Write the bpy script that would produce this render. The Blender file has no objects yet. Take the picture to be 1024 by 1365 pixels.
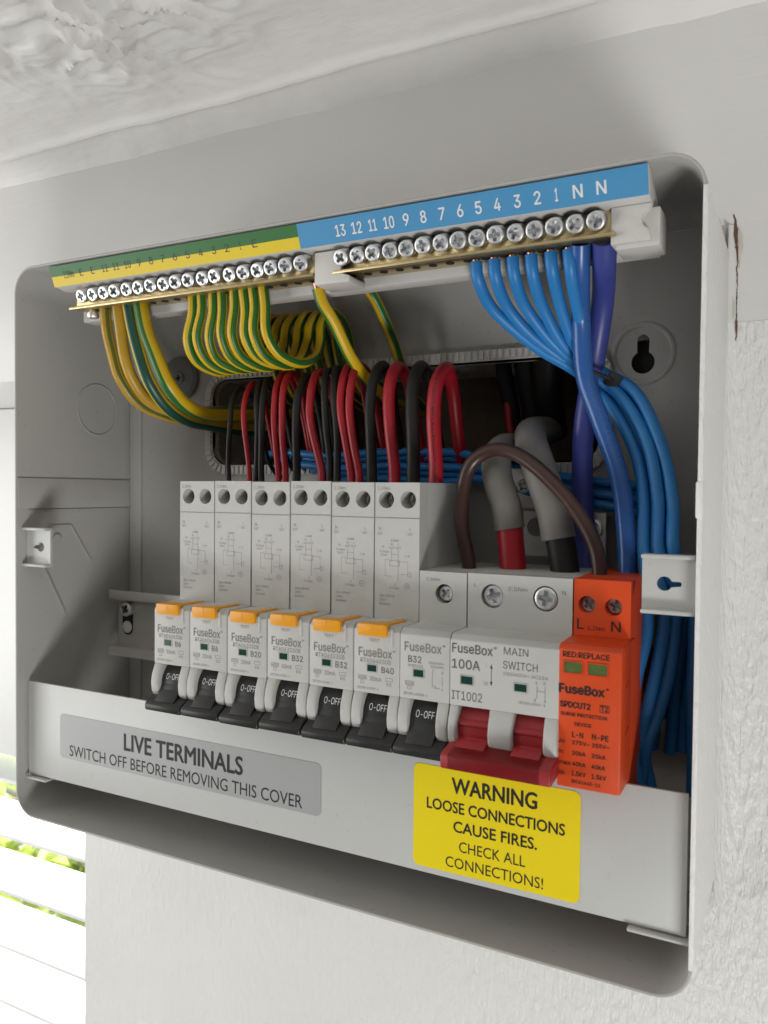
import bpy, bmesh, math, os, random
from mathutils import Vector, Matrix, noise
random.seed(7)
R = math.radians
S = 0.001                      # all numbers below are millimetres
scene = bpy.context.scene
C = scene.collection

# ------------------------------------------------------------------ camera
cam_d = bpy.data.cameras.new('camera'); cam = bpy.data.objects.new('camera', cam_d); C.objects.link(cam)
scene.camera = cam
CAM = Vector((318.5, -246.4, 150.8)); YAW, PITCH, ROLL = 0.4792, -0.0267, 0.009
fwd = Vector((-math.sin(YAW)*math.cos(PITCH), math.cos(YAW)*math.cos(PITCH), math.sin(PITCH)))
rgt = Vector((math.cos(YAW), math.sin(YAW), 0)); upv = rgt.cross(fwd)
rr = rgt*math.cos(ROLL) + upv*math.sin(ROLL); uu = -rgt*math.sin(ROLL) + upv*math.cos(ROLL)
M = Matrix((( rr.x, uu.x, -fwd.x), (rr.y, uu.y, -fwd.y), (rr.z, uu.z, -fwd.z))).to_4x4()
M.translation = CAM*S
cam.matrix_world = M
cam_d.sensor_fit = 'VERTICAL'; cam_d.sensor_height = 36.0; cam_d.lens = 36.0*1065.1/1365.0
cam_d.clip_start = 0.005; cam_d.clip_end = 100
cam_d.dof.use_dof = True; cam_d.dof.focus_distance = 0.315; cam_d.dof.aperture_fstop = 22

# ------------------------------------------------------------------ light
world = bpy.data.worlds.new('World'); scene.world = world; world.use_nodes = True
bg = world.node_tree.nodes['Background']; bg.inputs[0].default_value = (1.0, 0.99, 0.97, 1); bg.inputs[1].default_value = 0.07

def area(name, loc, target, sx, sy, power, col):
    d = bpy.data.lights.new(name, 'AREA'); d.shape = 'RECTANGLE'; d.size = sx; d.size_y = sy; d.energy = power; d.color = col
    o = bpy.data.objects.new(name, d); C.objects.link(o); o.location = Vector(loc)*S
    o.rotation_euler = (Vector(target) - Vector(loc)).to_track_quat('-Z', 'Y').to_euler()
    return o
# soft daylight of the room coming from low in front of the box
area('room_daylight', (1000, -1000, -1040), (150, 20, 120), 0.48, 0.40, 16.2, (1.0, 0.995, 0.975))
# the bright side of the room with its windows, far to the left of the box
area('room_windows', (-1000, -640, 20), (100, 20, 150), 0.75, 0.95, 10.0, (1.0, 1.0, 0.985))
# daylight outside the window, falling on the garden and the blind
area('garden_daylight', (-1900, 1050, 900), (-1400, 1600, -700), 1.4, 1.4, 520.0, (1.0, 1.0, 0.98))
scene.view_settings.view_transform = 'Standard'; scene.view_settings.look = 'None'
scene.cycles.max_bounces = 7; scene.cycles.diffuse_bounces = 4; scene.cycles.glossy_bounces = 3; scene.cycles.caustics_reflective = False; scene.cycles.caustics_refractive = False
scene.view_settings.exposure = 0.0; scene.view_settings.gamma = 1.0

# ------------------------------------------------------------------ materials
def mat(name, col, rough=0.5, metal=0.0, var=0.06, vscale=60, bump=0.0, bscale=900, stretch=(1,1,1), spec=0.5, coat=0.0, bdist=0.0002, trans=0.0, fade=False, speck=0.0):
    m = bpy.data.materials.new(name); m.use_nodes = True; nt = m.node_tree; b = nt.nodes['Principled BSDF']
    b.inputs['Roughness'].default_value = rough; b.inputs['Metallic'].default_value = metal
    b.inputs['Specular IOR Level'].default_value = spec; b.inputs['Coat Weight'].default_value = coat
    tc = nt.nodes.new('ShaderNodeTexCoord')
    n = nt.nodes.new('ShaderNodeTexNoise'); n.inputs['Scale'].default_value = vscale; n.inputs['Detail'].default_value = 5
    nt.links.new(tc.outputs['Object'], n.inputs['Vector'])
    mx = nt.nodes.new('ShaderNodeMix'); mx.data_type = 'RGBA'
    nt.links.new(n.outputs['Fac'], mx.inputs['Factor'])
    mx.inputs[6].default_value = tuple(c*(1-var*1.6) for c in col)+(1,); mx.inputs[7].default_value = tuple(min(1, c*(1+var)) for c in col)+(1,)
    nt.links.new(mx.outputs[2], b.inputs['Base Color'])
    rr_ = nt.nodes.new('ShaderNodeMapRange'); rr_.inputs[3].default_value = max(0.02, rough-0.08); rr_.inputs[4].default_value = min(1, rough+0.08)
    nt.links.new(n.outputs['Fac'], rr_.inputs[0]); nt.links.new(rr_.outputs[0], b.inputs['Roughness'])
    if bump:
        mp = nt.nodes.new('ShaderNodeMapping'); mp.inputs['Scale'].default_value = stretch
        n2 = nt.nodes.new('ShaderNodeTexNoise'); n2.inputs['Scale'].default_value = bscale; n2.inputs['Detail'].default_value = 4
        bp = nt.nodes.new('ShaderNodeBump'); bp.inputs['Strength'].default_value = bump; bp.inputs['Distance'].default_value = bdist
        nt.links.new(tc.outputs['Object'], mp.inputs[0]); nt.links.new(mp.outputs[0], n2.inputs['Vector'])
        nt.links.new(n2.outputs['Fac'], bp.inputs['Height']); nt.links.new(bp.outputs[0], b.inputs['Normal'])
        if fade:      # the paper's relief is flatter towards the left
            sp = nt.nodes.new('ShaderNodeSeparateXYZ'); nt.links.new(tc.outputs['Object'], sp.inputs[0])
            fr = nt.nodes.new('ShaderNodeMapRange'); fr.inputs[1].default_value = -0.03; fr.inputs[2].default_value = 0.29; fr.inputs[3].default_value = 0.45; fr.inputs[4].default_value = 1.0
            nt.links.new(sp.outputs[0], fr.inputs[0]); nt.links.new(fr.outputs[0], bp.inputs['Strength'])
    if speck:         # dust and small marks
        n3 = nt.nodes.new('ShaderNodeTexNoise'); n3.inputs['Scale'].default_value = 420; n3.inputs['Detail'].default_value = 3; nt.links.new(tc.outputs['Object'], n3.inputs['Vector'])
        r3 = nt.nodes.new('ShaderNodeMapRange'); r3.inputs[1].default_value = 0.66; r3.inputs[2].default_value = 0.74; r3.inputs[3].default_value = 0.0; r3.inputs[4].default_value = speck; nt.links.new(n3.outputs['Fac'], r3.inputs[0])
        m3 = nt.nodes.new('ShaderNodeMix'); m3.data_type = 'RGBA'; nt.links.new(r3.outputs[0], m3.inputs['Factor']); nt.links.new(mx.outputs[2], m3.inputs[6]); m3.inputs[7].default_value = (0.22, 0.20, 0.17, 1)
        nt.links.new(m3.outputs[2], b.inputs['Base Color'])
    if trans:
        b.inputs['Transmission Weight'].default_value = trans
    return m

MT = {}
MT['wallpaper'] = mat('wallpaper', (0.87, 0.865, 0.845), 0.36, var=0.03, vscale=25, bump=1.0, bscale=520, stretch=(1, 1, 0.36), bdist=0.0017, fade=True)
MT['side_paint'] = mat('side_paint', (0.88, 0.87, 0.84), 0.4, var=0.03, vscale=25, bump=0.6, bscale=520, stretch=(1, 1, 0.25), bdist=0.0005)
MT['gloss_paint'] = mat('gloss_paint', (0.755, 0.745, 0.725), 0.34, var=0.04, vscale=18, bump=0.3, bscale=500, stretch=(0.06, 1, 1), bdist=0.0004)
MT['ceiling_paint'] = mat('ceiling_paint', (0.78, 0.765, 0.74), 0.45, var=0.04, vscale=20, bump=0.4, bscale=260, stretch=(0.4, 1, 1), bdist=0.0009)
MT['plaster'] = mat('plaster', (0.17, 0.125, 0.09), 0.95, var=0.35, vscale=60, bump=0.8, bscale=150, bdist=0.002)
MT['crack'] = mat('crack', (0.17, 0.10, 0.065), 0.95, var=0.5, vscale=400)
MT['filler'] = mat('filler', (0.68, 0.64, 0.58), 0.9, var=0.25, vscale=300, bump=0.6, bscale=500, bdist=0.0005)
MT['box'] = mat('box_paint', (0.45, 0.44, 0.42), 0.45, var=0.04, vscale=30, bump=0.12, bscale=2500, bdist=0.00008, speck=0.35)
MT['box_light'] = mat('cover_paint', (0.56, 0.565, 0.55), 0.36, var=0.03, vscale=30, bump=0.12, bscale=2500, bdist=0.00008, speck=0.14)
MT['device'] = mat('breaker_plastic', (0.545, 0.545, 0.515), 0.5, var=0.04, vscale=90, bump=0.10, bscale=3500, bdist=0.00006, speck=0.1)
MT['carrier'] = mat('carrier_plastic', (0.66, 0.64, 0.61), 0.45, var=0.05, vscale=80, speck=0.25)
MT['black'] = mat('black_plastic', (0.022, 0.022, 0.022), 0.42, var=0.2, vscale=200, bump=0.12, bscale=3000, bdist=0.00006)
MT['red'] = mat('red_plastic', (0.37, 0.022, 0.028), 0.38, var=0.10, vscale=150, bump=0.10, bscale=2500, bdist=0.00006)
MT['amber'] = mat('amber_plastic', (0.85, 0.36, 0.012), 0.4, var=0.08, vscale=150)
MT['orange'] = mat('orange_plastic', (0.70, 0.07, 0.009), 0.46, var=0.06, vscale=120, bump=0.10, bscale=3000, bdist=0.00006)
MT['orange_dark'] = mat('orange_recess_shade', (0.62, 0.05, 0.008), 0.5, var=0.06)  # darker copy of the orange, recess shade put into the colour
MT['indicator'] = mat('indicator_window', (0.012, 0.055, 0.04), 0.15, var=0.2, vscale=300)
MT['indicator_green'] = mat('green_flag', (0.10, 0.155, 0.045), 0.25, var=0.2, vscale=250)
MT['recess'] = mat('window_frame', (0.42, 0.42, 0.40), 0.5)
MT['zinc'] = mat('zinc', (0.88, 0.89, 0.90), 0.42, 1.0, var=0.10, vscale=500, bump=0.15, bscale=1500, bdist=0.0001)
MT['steel'] = mat('steel', (0.66, 0.66, 0.64), 0.42, 0.7, var=0.12, vscale=120)
MT['rail'] = mat('rail_steel', (0.62, 0.60, 0.56), 0.40, 0.45, var=0.08, vscale=60)
MT['brass'] = mat('brass', (0.66, 0.53, 0.29), 0.40, 1.0, var=0.12, vscale=200, bump=0.1, bscale=1200, bdist=0.0001)
MT['copper'] = mat('copper', (0.80, 0.36, 0.20), 0.32, 1.0, var=0.2, vscale=900)
MT['print_dark'] = mat('print_dark', (0.06, 0.06, 0.06), 0.6, var=0.1)
MT['print_black'] = mat('print_black', (0.018, 0.016, 0.015), 0.55, var=0.1)
MT['print_grey'] = mat('print_grey', (0.13, 0.13, 0.13), 0.6, var=0.1)
MT['print_light'] = mat('print_faint', (0.24, 0.24, 0.235), 0.6, var=0.1)
MT['print_white'] = mat('print_white', (0.78, 0.80, 0.80), 0.55, var=0.05)
MT['lab_blue'] = mat('label_blue', (0.075, 0.30, 0.56), 0.45, var=0.05)
MT['lab_green'] = mat('label_green', (0.03, 0.16, 0.035), 0.45, var=0.06)
MT['lab_yellow'] = mat('label_yellow', (0.80, 0.60, 0.015), 0.45, var=0.04)
MT['warn'] = mat('warning_yellow', (0.88, 0.70, 0.006), 0.6, var=0.03, vscale=30, spec=0.3)
MT['silver'] = mat('silver_label', (0.40, 0.41, 0.41), 0.36, var=0.04, vscale=25)
MT['cap'] = mat('grey_plug', (0.20, 0.205, 0.21), 0.5, var=0.08)
MT['hole'] = mat('hole_shade', (0.012, 0.012, 0.012), 0.9)  # near-black colour stands in for the shade inside holes
MT['w_red'] = mat('red_sheath', (0.36, 0.008, 0.018), 0.42, var=0.10, vscale=90)
MT['w_red_printed'] = mat('red_sheath_printed', (0.36, 0.008, 0.018), 0.42, var=0.10, vscale=90)
nt = MT['w_red_printed'].node_tree; b = nt.nodes['Principled BSDF']; src = b.inputs['Base Color'].links[0].from_socket
uvn = nt.nodes.new('ShaderNodeUVMap'); uvn.uv_map = 'UVMap'; sx = nt.nodes.new('ShaderNodeSeparateXYZ'); nt.links.new(uvn.outputs[0], sx.inputs[0])
ban = nt.nodes.new('ShaderNodeValToRGB'); e = ban.color_ramp.elements; e[0].position = 0.055; e[0].color = (1, 1, 1, 1); e[1].position = 0.06; e[1].color = (0, 0, 0, 1); nt.links.new(sx.outputs[0], ban.inputs[0])
mpp = nt.nodes.new('ShaderNodeMapping'); mpp.inputs['Scale'].default_value = (45, 130, 1); nzz = nt.nodes.new('ShaderNodeTexNoise'); nzz.inputs['Scale'].default_value = 1.0; nt.links.new(uvn.outputs[0], mpp.inputs[0]); nt.links.new(mpp.outputs[0], nzz.inputs['Vector'])
thr = nt.nodes.new('ShaderNodeMath'); thr.operation = 'GREATER_THAN'; thr.inputs[1].default_value = 0.5; nt.links.new(nzz.outputs['Fac'], thr.inputs[0])
mul = nt.nodes.new('ShaderNodeMath'); mul.operation = 'MULTIPLY'; nt.links.new(thr.outputs[0], mul.inputs[0]); nt.links.new(ban.outputs[0], mul.inputs[1])
mxp = nt.nodes.new('ShaderNodeMix'); mxp.data_type = 'RGBA'; nt.links.new(mul.outputs[0], mxp.inputs['Factor']); nt.links.new(src, mxp.inputs[6]); mxp.inputs[7].default_value = (0.03, 0.008, 0.01, 1); nt.links.new(mxp.outputs[2], b.inputs['Base Color'])
MT['w_black'] = mat('black_sheath', (0.013, 0.012, 0.0115), 0.52, var=0.2, vscale=90, spec=0.35)
MT['w_blue'] = mat('blue_sheath', (0.02, 0.20, 0.52), 0.44, var=0.10, vscale=80)
MT['w_dkblue'] = mat('dark_blue_sheath', (0.028, 0.11, 0.36), 0.28, var=0.10, vscale=80)
MT['w_violet'] = mat('violet_blue_sheath', (0.045, 0.06, 0.27), 0.40, var=0.10, vscale=80)
MT['w_brown'] = mat('brown_sheath', (0.052, 0.024, 0.018), 0.34, var=0.12, vscale=80)
MT['w_grey'] = mat('grey_sheath', (0.19, 0.18, 0.165), 0.55, var=0.22, vscale=70, bump=0.2, bscale=700, bdist=0.0002)
MT['slat'] = mat('blind_slat', (0.84, 0.85, 0.86), 0.4, var=0.02)
MT['frame'] = mat('window_white', (0.88, 0.88, 0.87), 0.35, var=0.02)
MT['bark'] = mat('bark', (0.22, 0.18, 0.15), 0.9, var=0.3, vscale=20)

def stripe_mat(name, yel, grn, lo, hi, warm=0.1):
    m = mat(name, yel, 0.38, var=warm, vscale=70); nt = m.node_tree; b = nt.nodes['Principled BSDF']
    src = b.inputs['Base Color'].links[0].from_socket
    uv = nt.nodes.new('ShaderNodeUVMap'); uv.uv_map = 'UVMap'; sp = nt.nodes.new('ShaderNodeSeparateXYZ'); nt.links.new(uv.outputs[0], sp.inputs[0])
    # two stripes round the sheath
    mul = nt.nodes.new('ShaderNodeMath'); mul.operation = 'MULTIPLY'; mul.inputs[1].default_value = 2.0; nt.links.new(sp.outputs[0], mul.inputs[0])
    fr = nt.nodes.new('ShaderNodeMath'); fr.operation = 'FRACT'; nt.links.new(mul.outputs[0], fr.inputs[0])
    ramp = nt.nodes.new('ShaderNodeValToRGB'); ramp.color_ramp.interpolation = 'LINEAR'
    e = ramp.color_ramp.elements; e[0].position = lo; e[0].color = (0,0,0,1); e[1].position = lo+0.025; e[1].color = (1,1,1,1)
    e2 = e.new(hi); e2.color = (1,1,1,1); e3 = e.new(hi+0.025); e3.color = (0,0,0,1)
    nt.links.new(fr.outputs[0], ramp.inputs[0])
    mx = nt.nodes.new('ShaderNodeMix'); mx.data_type = 'RGBA'; nt.links.new(ramp.outputs[0], mx.inputs['Factor'])
    nt.links.new(src, mx.inputs[6]); mx.inputs[7].default_value = grn+(1,); nt.links.new(mx.outputs[2], b.inputs['Base Color'])
    return m
MT['w_earth'] = stripe_mat('earth_sheath', (0.66, 0.43, 0.010), (0.02, 0.135, 0.02), 0.32, 0.70)
MT['w_earth_teal'] = stripe_mat('earth_sheath_teal', (0.60, 0.44, 0.03), (0.012, 0.075, 0.05), 0.22, 0.70)
MT['w_earth_old'] = stripe_mat('earth_sheath_old', (0.52, 0.31, 0.03), (0.10, 0.13, 0.02), 0.40, 0.62, 0.25)

def leaf_mat():
    m = mat('leaf', (0.42, 0.52, 0.10), 0.5, var=0.3, vscale=4); nt = m.node_tree; b = nt.nodes['Principled BSDF']
    tr = nt.nodes.new('ShaderNodeBsdfTranslucent'); tr.inputs[0].default_value = (0.70, 0.82, 0.22, 1)
    ms = nt.nodes.new('ShaderNodeMixShader'); ms.inputs[0].default_value = 0.5
    nt.links.new(b.outputs[0], ms.inputs[1]); nt.links.new(tr.outputs[0], ms.inputs[2]); nt.links.new(ms.outputs[0], nt.nodes['Material Output'].inputs[0])
    return m
MT['leaf'] = leaf_mat()
def sky_mat():
    m = bpy.data.materials.new('bright_sky'); m.use_nodes = True; nt = m.node_tree; nt.nodes.clear()
    e = nt.nodes.new('ShaderNodeEmission'); e.inputs[0].default_value = (1.0, 0.99, 0.96, 1); e.inputs[1].default_value = 1.25
    o = nt.nodes.new('ShaderNodeOutputMaterial'); nt.links.new(e.outputs[0], o.inputs[0]); return m
MT['sky'] = sky_mat()
def glass_mat():
    m = bpy.data.materials.new('pane_glass'); m.use_nodes = True; nt = m.node_tree; nt.nodes.clear()
    t = nt.nodes.new('ShaderNodeBsdfTransparent'); g = nt.nodes.new('ShaderNodeBsdfGlossy'); g.inputs['Roughness'].default_value = 0.02
    f = nt.nodes.new('ShaderNodeValue'); f.outputs[0].default_value = 0.05
    ms = nt.nodes.new('ShaderNodeMixShader'); o = nt.nodes.new('ShaderNodeOutputMaterial')
    nt.links.new(f.outputs[0], ms.inputs[0]); nt.links.new(t.outputs[0], ms.inputs[1]); nt.links.new(g.outputs[0], ms.inputs[2]); nt.links.new(ms.outputs[0], o.inputs[0]); return m
MT['glass'] = glass_mat()

# ------------------------------------------------------------------ helpers
OFF = {}
def tag(o, label=None, cat=None, group=None, kind=None):
    if label: o['label'] = label
    if cat: o['category'] = cat
    if group: o['group'] = group
    if kind: o['kind'] = kind
    return o
def thing(name, label, cat, base, group=None):
    o = bpy.data.objects.new(name, None); C.objects.link(o); o.empty_display_size = 0.01
    o.location = Vector(base)*S; OFF[o] = Vector(base)
    return tag(o, label, cat, group)
def finish(me, smooth):
    if smooth:
        for p in me.polygons: p.use_smooth = True
        me.set_sharp_from_angle(angle=R(smooth))
def obj(name, bm, m, parent=None, bevel=0, seg=2, smooth=35, base=None, ang=25):
    """bm holds world millimetres; links it as one mesh object"""
    if bevel:
        bm.normal_update()
        ed = [e for e in bm.edges if len(e.link_faces) == 2 and e.calc_face_angle(0) > R(ang)]
        bmesh.ops.bevel(bm, geom=ed, offset=bevel, segments=seg, profile=0.5, affect='EDGES', clamp_overlap=True)
    off = OFF[parent] if parent is not None else (Vector(base) if base else Vector((0, 0, 0)))
    for v in bm.verts: v.co = (v.co - off)*S
    me = bpy.data.meshes.new(name); bm.to_mesh(me); bm.free()
    me.materials.append(MT[m]); finish(me, smooth)
    o = bpy.data.objects.new(name, me); C.objects.link(o)
    if parent is not None: o.parent = parent
    else: o.location = off*S
    OFF[o] = off
    return o
def place(name, me, loc, parent, rot=None):
    """one more copy of a shared mesh, loc in world millimetres"""
    o = bpy.data.objects.new(name, me); C.objects.link(o)
    off = OFF[parent] if parent is not None else Vector((0, 0, 0))
    o.location = (Vector(loc) - off)*S; OFF[o] = Vector(loc)
    if rot is not None: o.rotation_euler = rot
    if parent is not None: o.parent = parent
    return o
def nb(): return bmesh.new()
def quadstrip(bm, A, B):
    n = len(A)
    for i in range(n):
        j = (i+1) % n
        bm.faces.new((A[i], A[j], B[j], B[i]))
def box(bm, x0, x1, y0, y1, z0, z1):
    v = [bm.verts.new(p) for p in ((x0,y0,z0),(x1,y0,z0),(x1,y1,z0),(x0,y1,z0),(x0,y0,z1),(x1,y0,z1),(x1,y1,z1),(x0,y1,z1))]
    for f in ((0,1,5,4),(1,2,6,5),(2,3,7,6),(3,0,4,7),(4,5,6,7),(3,2,1,0)): bm.faces.new([v[i] for i in f])
def prism_x(bm, prof, x0, x1):
    """profile of (y, z) points swept along x"""
    A = [bm.verts.new((x0, y, z)) for y, z in prof]; B = [bm.verts.new((x1, y, z)) for y, z in prof]
    bm.faces.new(A); bm.faces.new(B[::-1]); quadstrip(bm, B, A)
    bmesh.ops.recalc_face_normals(bm, faces=bm.faces[:])
def prism_y(bm, prof, y0, y1):
    """outline of (x, z) points swept along y"""
    A = [bm.verts.new((x, y0, z)) for x, z in prof]; B = [bm.verts.new((x, y1, z)) for x, z in prof]
    bm.faces.new(A); bm.faces.new(B[::-1]); quadstrip(bm, B, A)
    bmesh.ops.recalc_face_normals(bm, faces=bm.faces[:])
def rrect(x0, x1, z0, z1, r, n=8):
    P = []
    for cx, cz, a in ((x1-r, z1-r, 0), (x0+r, z1-r, 90), (x0+r, z0+r, 180), (x1-r, z0+r, 270)):
        for i in range(n+1):
            t = R(a + 90*i/n); P.append((cx + r*math.cos(t), cz + r*math.sin(t)))
    return P
def circ(cx, cz, r, n=28): return [(cx + r*math.cos(2*math.pi*i/n), cz + r*math.sin(2*math.pi*i/n)) for i in range(n)]
def plate(bm, rect, hole, ctr, y0, y1):
    """rectangular plate in the xz plane with one hole, front at y0, back at y1"""
    x0, x1, z0, z1 = rect; cx, cz = ctr
    pts = [(math.atan2(z-cz, x-cx), x, z) for x, z in hole]; pts.sort()
    cor = [math.atan2(z-cz, x-cx) for x in (x0, x1) for z in (z0, z1)]
    full = list(pts)
    for a in cor:
        if min(abs(a-p[0]) for p in pts) < 1e-4: continue
        for i in range(len(pts)):
            p, q = pts[i], pts[(i+1) % len(pts)]
            qa = q[0] if q[0] > p[0] else q[0] + 2*math.pi
            aa = a if a >= p[0] else a + 2*math.pi
            if p[0] <= aa <= qa:
                d = (math.cos(a), math.sin(a)); e = (q[1]-p[1], q[2]-p[2])
                den = d[0]*e[1]-d[1]*e[0]; t = ((p[1]-cx)*e[1]-(p[2]-cz)*e[0])/den
                full.append((a, cx+d[0]*t, cz+d[1]*t)); break
    full.sort()
    outer = []
    for a, _, _ in full:
        dx, dz = math.cos(a), math.sin(a)
        tx = (x1-cx)/dx if dx > 1e-9 else (x0-cx)/dx if dx < -1e-9 else 1e9
        tz = (z1-cz)/dz if dz > 1e-9 else (z0-cz)/dz if dz < -1e-9 else 1e9
        t = min(tx, tz); outer.append((cx+dx*t, cz+dz*t))
    L = [[bm.verts.new((x, y, z)) for x, z in ring] for y, ring in ((y0, outer), (y0, [(x, z) for _, x, z in full]), (y1, [(x, z) for _, x, z in full]), (y1, outer))]
    for i in range(4): quadstrip(bm, L[i], L[(i+1) % 4])
    bmesh.ops.recalc_face_normals(bm, faces=bm.faces[:])
def lathe(bm, prof, ctr, n=24, axis='y'):
    """prof of (radius, height along axis)"""
    rings = []
    for r, h in prof:
        ring = []
        for i in range(n):
            a = 2*math.pi*i/n; c, s = r*math.cos(a), r*math.sin(a)
            p = (ctr[0]+c, ctr[1]+h, ctr[2]+s) if axis == 'y' else (ctr[0]+c, ctr[1]+s, ctr[2]+h) if axis == 'z' else (ctr[0]+h, ctr[1]+c, ctr[2]+s)
            ring.append(bm.verts.new(p))
        rings.append(ring)
    for a, b in zip(rings, rings[1:]): quadstrip(bm, a, b)
    bm.faces.new(rings[0][::-1]); bm.faces.new(rings[-1])
    bmesh.ops.recalc_face_normals(bm, faces=bm.faces[:])
def catmull(P, step=1.6):
    P = [Vector(p) for p in P]; Q = [P[0]*2-P[1]] + P + [P[-1]*2-P[-2]]; out = []
    for i in range(1, len(Q)-2):
        p0, p1, p2, p3 = Q[i-1:i+3]; n = max(3, int((p2-p1).length/step))
        for k in range(n):
            t = k/n
            out.append(0.5*((2*p1) + (p2-p0)*t + (2*p0-5*p1+4*p2-p3)*t*t + (3*p1-p0-3*p2+p3)*t**3))
    out.append(P[-1]); return out
def tube(bm, P, r, seg=14, phase=0.0, twist=0.0, step=1.6, wob=0.0):
    pts = catmull(P, step) if len(P) > 2 else [Vector(p) for p in P]
    uv = bm.loops.layers.uv.get('UVMap') or bm.loops.layers.uv.new('UVMap'); rings = []
    if wob:
        sd = random.random()*100
        pts = [p + Vector(noise.noise_vector(p*0.05 + Vector((sd, 0, 0))))*wob*min(1, i/6, (len(pts)-1-i)/6) for i, p in enumerate(pts)]
    t0 = (pts[1]-pts[0]).normalized()
    nrm = t0.orthogonal().normalized() if abs(t0.y) > 0.9 else (Vector((0, -1, 0)) - t0*t0.dot(Vector((0, -1, 0)))).normalized()
    rad = r if callable(r) else (lambda t: r)
    for i, p in enumerate(pts):
        t = (pts[min(i+1, len(pts)-1)] - pts[max(i-1, 0)]).normalized()
        nrm = (nrm - t*t.dot(nrm)).normalized(); b = t.cross(nrm); q = rad(i/(len(pts)-1)); ring = []
        for k in range(seg):
            a = 2*math.pi*k/seg + phase + twist*i/len(pts)
            ring.append(bm.verts.new(p + nrm*math.cos(a)*q + b*math.sin(a)*q))
        rings.append(ring)
    for i, (A, B) in enumerate(zip(rings, rings[1:])):
        for k in range(seg):
            j = (k+1) % seg; f = bm.faces.new((A[k], A[j], B[j], B[k]))
            for l, (u, v) in zip(f.loops, ((k/seg, i), ((k+1)/seg, i), ((k+1)/seg, i+1), (k/seg, i+1))): l[uv].uv = (u, v/len(rings))
    bm.faces.new(rings[0][::-1]); bm.faces.new(rings[-1])
    bmesh.ops.recalc_face_normals(bm, faces=bm.faces[:])

try:    # the sans serif that ships inside Blender
    FONT = bpy.data.fonts.load(os.path.join(bpy.utils.system_resource('DATAFILES'), 'fonts', 'Inter.woff2'))
except Exception:
    FONT = None
from mathutils.geometry import tessellate_polygon
TC = {}
def inside(p, L):
    c = False
    for i in range(len(L)):
        a, b = L[i], L[i-1]
        if (a[1] > p[1]) != (b[1] > p[1]) and p[0] < (b[0]-a[0])*(p[1]-a[1])/(b[1]-a[1]) + a[0]: c = not c
    return c
def glyphs(s, plain=False):
    """outlines of a line of text, each filled on its own; returns vertices (x, z, layer) and faces"""
    k = (s, plain)
    if k not in TC:
        cu = bpy.data.curves.new('t', 'FONT'); cu.body = s; cu.size = 1.0; cu.resolution_u = 3; cu.fill_mode = 'NONE'
        if FONT and not plain: cu.font = FONT
        o = bpy.data.objects.new('t', cu); me = o.to_mesh()
        co = [(v.co.x, v.co.y) for v in me.vertices]; adj = {}
        for e in me.edges:
            i, j = e.vertices; adj.setdefault(i, []).append(j); adj.setdefault(j, []).append(i)
        o.to_mesh_clear(); bpy.data.objects.remove(o); bpy.data.curves.remove(cu)
        seen, loops = set(), []
        for v0 in sorted(adj):
            if v0 in seen: continue
            L, cur, prev = [], v0, None
            while cur is not None and cur not in seen:
                seen.add(cur); L.append(cur); nx = [q for q in adj[cur] if q != prev and q not in seen]; prev, cur = cur, (nx[0] if nx else None)
            if len(L) > 2: loops.append([co[q] for q in L])
        # a loop that starts at its lowest index keeps the direction it was drawn in
        def sarea(L): return 0.5*sum(L[i-1][0]*L[i][1]-L[i][0]*L[i-1][1] for i in range(len(L)))
        def ctr(L): return (sum(p[0] for p in L)/len(L), sum(p[1] for p in L)/len(L))
        holes, outs = [], []
        for L in loops:
            big = [Q for Q in loops if Q is not L and abs(sarea(Q)) > abs(sarea(L)) and all(inside(p, Q) for p in L)]
            (holes if big and sarea(L)*sarea(min(big, key=lambda q: abs(sarea(q)))) < 0 else outs).append(L)
        V, F = [], []
        for li, L in enumerate(outs):
            hs = [h for h in holes if all(inside(p, L) for p in h)]
            polys = [L] + hs; flat = [p for q in polys for p in q]; base = len(V)
            V += [(p[0], p[1], li % 3) for p in flat]
            for t in tessellate_polygon([[Vector((p[0], p[1], 0)) for p in q] for q in polys]): F.append(tuple(base+i for i in t))
        TC[k] = (V, F)
    return TC[k]
def capheight():
    V, _ = glyphs('H'); return max(v[1] for v in V) - min(v[1] for v in V)
CAPH = capheight(); CAPP = max(v[1] for v in glyphs('H', True)[0])
def text(bm, s, x0, x1, zb, h, y, bold=0.0, plain=False, ez=None, org=None):
    """flat print; x0..x1 is its width (x1 None keeps natural width), zb the baseline, h the capital height"""
    V, F = glyphs(s, plain)
    if not V: return
    a = min(v[0] for v in V); b = max(v[0] for v in V); sz = h/(CAPP if plain else CAPH); w = bold*sz*1.6
    sx = (x1-x0-w)/(b-a) if x1 is not None else sz
    for k, (ox, oz) in enumerate(((0, 0),) if not bold else ((0, 0), (w, 0), (w*0.5, 0), (w*0.5, w*0.4), (w*0.5, -w*0.4))):
        vs = []
        for X, Z, lay in V:
            lx, lz = (X-a)*sx+ox, Z*sz+oz
            if org is None: p = Vector((x0+lx, y-0.008*k-0.003*lay, zb+lz))
            else: p = Vector(org) + Vector((1, 0, 0))*(x0+lx) + Vector(ez)*(zb+lz) + Vector((0, -0.008*k-0.003*lay, 0))
            vs.append(bm.verts.new(p))
        for f in F:
            try: bm.faces.new([vs[i] for i in f])
            except ValueError: pass
def rect_print(bm, x0, x1, z0, z1, y):
    v = [bm.verts.new(p) for p in ((x0, y, z0), (x1, y, z0), (x1, y, z1), (x0, y, z1))]; bm.faces.new(v)
def frame_print(bm, x0, x1, z0, z1, y, w=0.12):
    rect_print(bm, x0, x1, z0, z0+w, y); rect_print(bm, x0, x1, z1-w, z1, y)
    rect_print(bm, x0, x0+w, z0+w, z1-w, y); rect_print(bm, x1-w, x1, z0+w, z1-w, y)

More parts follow.
